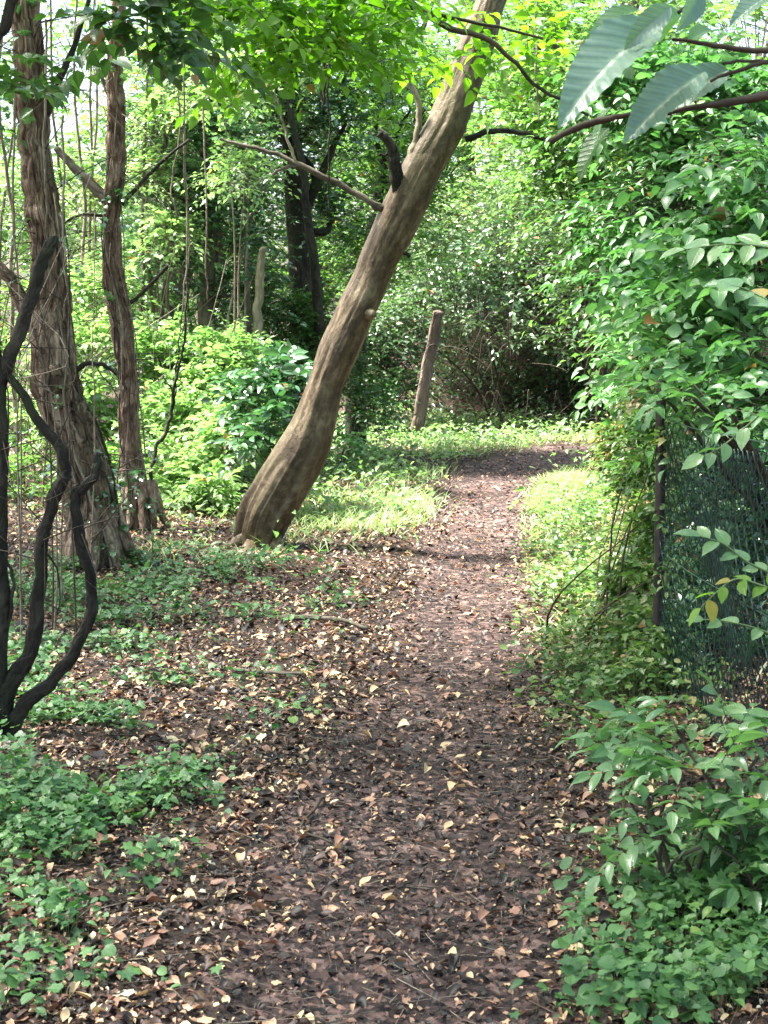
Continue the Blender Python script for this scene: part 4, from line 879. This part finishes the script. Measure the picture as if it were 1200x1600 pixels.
# broad-leaved branch close to the camera, top right
wb = empty('broad_leaved_branch', P(1290, 120, 2.9), 'near branch with very large bluish ribbed leaves at the top right', 'branch')
def hero():
    V = []; F = []; n = 70; m = 5
    for i in range(n + 1):
        t = i / n; wv = .225 * math.sin(math.pi * min(1, t ** .75)) ** .85 if 0 < t < 1 else 0.0
        wv *= 1 + .05 * ((i // 2) % 2) - .10 * max(0, math.sin(i * 1.7 + 2) - .8)
        for j in range(-m, m + 1):
            s = j / m; a = abs(s)
            V.append((s * wv, t + .0, .42 * a * wv - .24 * t * t + .02 * math.sin(t * 9) * s + .009 * math.sin((t - a * wv * .75) * 62 + 1.6) * min(1, a * 3) * (wv > .03)))
    k = 2 * m + 1
    for i in range(n):
        for j in range(k - 1): F.append((i * k + j, i * k + j + 1, (i + 1) * k + j + 1, (i + 1) * k + j))
    return np.array(V), F
HT = hero()
for (bx, by, b2), (tx, ty, t2), nrm, sz_, mt in [((1050, 20, 2.9), (868, 150, 2.75), (-.25, -.75, .75), None, 'hero'), ((1120, 100, 2.9), (975, 190, 2.8), (.1, -.65, .9), None, 'hero'),
        ((1155, 100, 3.0), (1030, 165, 2.95), (0, -.5, .5), None, 'hero'), ((1060, 0, 2.8), (975, 70, 2.8), (.5, -.6, .6), None, 'hero'), ((1100, -30, 2.9), (1070, 45, 2.85), (.6, -.6, .3), None, 'hero'),
        ((1230, -20, 2.9), (1140, 20, 2.85), (0, -.6, .9), None, 'hero'), ((1010, 30, 3.0), (868, 115, 3.0), (-.6, .5, .35), None, 'elder'), ((1075, 20, 3.0), (1000, 55, 2.9), (.2, .6, .3), None, 'elder'),
        ((985, 60, 3.1), (970, 115, 3.0), (-.8, -.3, .1), None, 'elder'), ((960, 160, 3.2), (920, 215, 3.15), (-.8, -.3, .3), None, 'elder'), ((1010, 10, 3.3), (915, 45, 3.2), (0, -.3, 1), None, 'elder'),
        ((960, 190, 3.3), (893, 268, 3.25), (-.7, -.5, .5), None, 'shade'), ((1120, 50, 3.1), (1080, 45, 3.0), (.1, -.3, .9), None, 'elder')]:
    a = P(bx, by, b2); b = P(tx, ty, t2); d = b - a
    me = leafmesh('leaf', HT, (b - d * .86)[None], d[None], np.array([nrm], float), np.array([np.linalg.norm(d) * .86]), np.array([.5]))
    link('leaf', me, M[mt], wb)
for px, rd in [([(1290, 130), (1200, 150), (1120, 163), (1050, 176)], [.011, .009, .007, .004]), ([(1290, 60), (1200, 80), (1120, 72), (1050, 62)], [.008, .006, .005, .003]), ([(1290, 95), (1200, 98), (1150, 112), (1110, 128)], [.006, .005, .004, .003]),
               ([(1050, 176), (990, 180), (925, 192), (860, 222)], [.005, .005, .007, .006]), ([(1060, 20), (1100, 0), (1200, -30), (1290, -50)], [.004, .004, .005, .006]), ([(1130, 100), (1160, 96), (1200, 98)], [.003, .003, .003]),
               ([(1290, 60), (1330, 100), (1370, 400), (1380, 900), (1390, 1700)], [.012, .014, .016, .018, .02]), ([(1290, 130), (1340, 200)], [.011, .012])]:
    g = Geo(); tube(g, [P(a, b, 2.95) for a, b in px], rd, 20, 7, .002, 2); link('branch', g.mesh('branch'), M['twig'], wb)

# hanging dead vines
rg = np.random.default_rng(91)
VX = [(508, 0, 175, 9.0, 'dark hanging vine left of the broken branch'), (515, 90, 330, 9.2, 'thin dark vine hanging beside the dark hanging vine'), (292, 210, 420, 11, 'pale vine hanging before the bluish ivy tree'), (273, 160, 340, 11, 'pale vine just right of the reddish tree'),
      (283, 330, 520, 11.3, 'long pale vine dropping towards the black sapling'), (838, 40, 190, 8.5, 'pair of thin stems hanging right of the leaning trunk'), (70, 150, 420, 8.6, 'thin vine hanging down the rough tree'), (26, 240, 560, 8.4, 'thin vine at the far left of the rough tree'),
      (96, 300, 500, 8.8, 'vine hanging in the light right of the rough tree'), (318, 280, 470, 11.6, 'curling vine in front of the bluish ivy tree')]
for i, (x, y0, y1, Y, lb) in enumerate(VX):
    g = Geo(); q = rg.normal(0, 5, 4); tube(g, [P(x + q[0], y0 - 120, Y), P(x + q[1], y0 + (y1 - y0) * .3, Y), P(x + q[2], y0 + (y1 - y0) * .7, Y), P(x + q[3], y1, Y)], [.007 if i else .013, .005], 26, 5, .008, i)
    tag(link('hanging_vine', g.mesh('hanging_vine'), M['dark_bark' if i in (0, 1) else 'dry_twig']), lb, 'vine', 'hanging vines')

# sticks lying on the floor
for i, (px, r_, mt, lb) in enumerate([([(442, 972), (500, 980), (575, 990)], .016, 'grey_bark', 'grey fallen stick lying left of the path below the leaning tree'), ([(368, 1056), (420, 1058), (475, 1060)], .010, 'grey_bark', 'short grey fallen stick nearer than the long one left of the path'),
      ([(505, 1240), (490, 1262), (470, 1290), (520, 1310)], .006, 'twig', 'forked brown twig lying on the left edge of the path'), ([(345, 1190), (375, 1160), (395, 1135)], .003, 'pale_bark', 'pale straw stalk leaning over ivy left of the path'),
      ([(230, 905), (238, 860), (236, 820)], .004, 'dry_twig', 'thin dry stalk standing before the reddish tree'), ([(800, 1100), (850, 1090), (905, 1070)], .006, 'twig', 'brown twig lying in the weeds right of the path')]):
    pts = []
    for k_, (a, b) in enumerate(px):
        p = G(a, b)
        if i in (3, 4) and k_: p = P(a, b, G(*px[0])[1])
        else: p[2] = H1(p[0], p[1]) + r_ + .012
        pts.append(p)
    g = Geo(); tube(g, pts, [r_, r_ * .6], 20, 7, r_ * .4, i)
    tag(link('fallen_stick' if i not in (3, 4) else 'dry_stalk', g.mesh('stick'), M[mt]), lb, 'stick')

# the wood around and above: unseen trees added so their crowns shade the path
SH = [(3.6, 3.4, 'unseen woodland tree added for shade beyond the wire fence', 4.8, [(0, 0, 0, 2.0), (-1.8, .6, .4, 1.5), (.4, 2.4, .3, 1.8), (-1.6, -2.0, .2, 1.6), (-2.6, 2.2, 1.0, 1.2)]),
      (-4.6, 10.0, 'unseen woodland tree added for shade left of the rough barked tree', 5.4, [(-1.0, 0, 0, 1.5), (-1.0, -2.0, .4, 1.4), (-1.8, 2.0, .2, 1.4)])]
for i, (x, y, lb, z, ls) in enumerate(SH):
    bush('woodland_tree', lb, 'tree', (x, y), [(np.array([x + a, y + b, z + c]), r) for a, b, c, r in ls], 800, 8, .12, .45, M['far'], LOW, 700 + i, None, 'grey_bark', trunk=([(x, y, 0), (x + .1, y, 2), (x, y + .1, 4), (x, y, 5.5)], .16), crownname='crown')
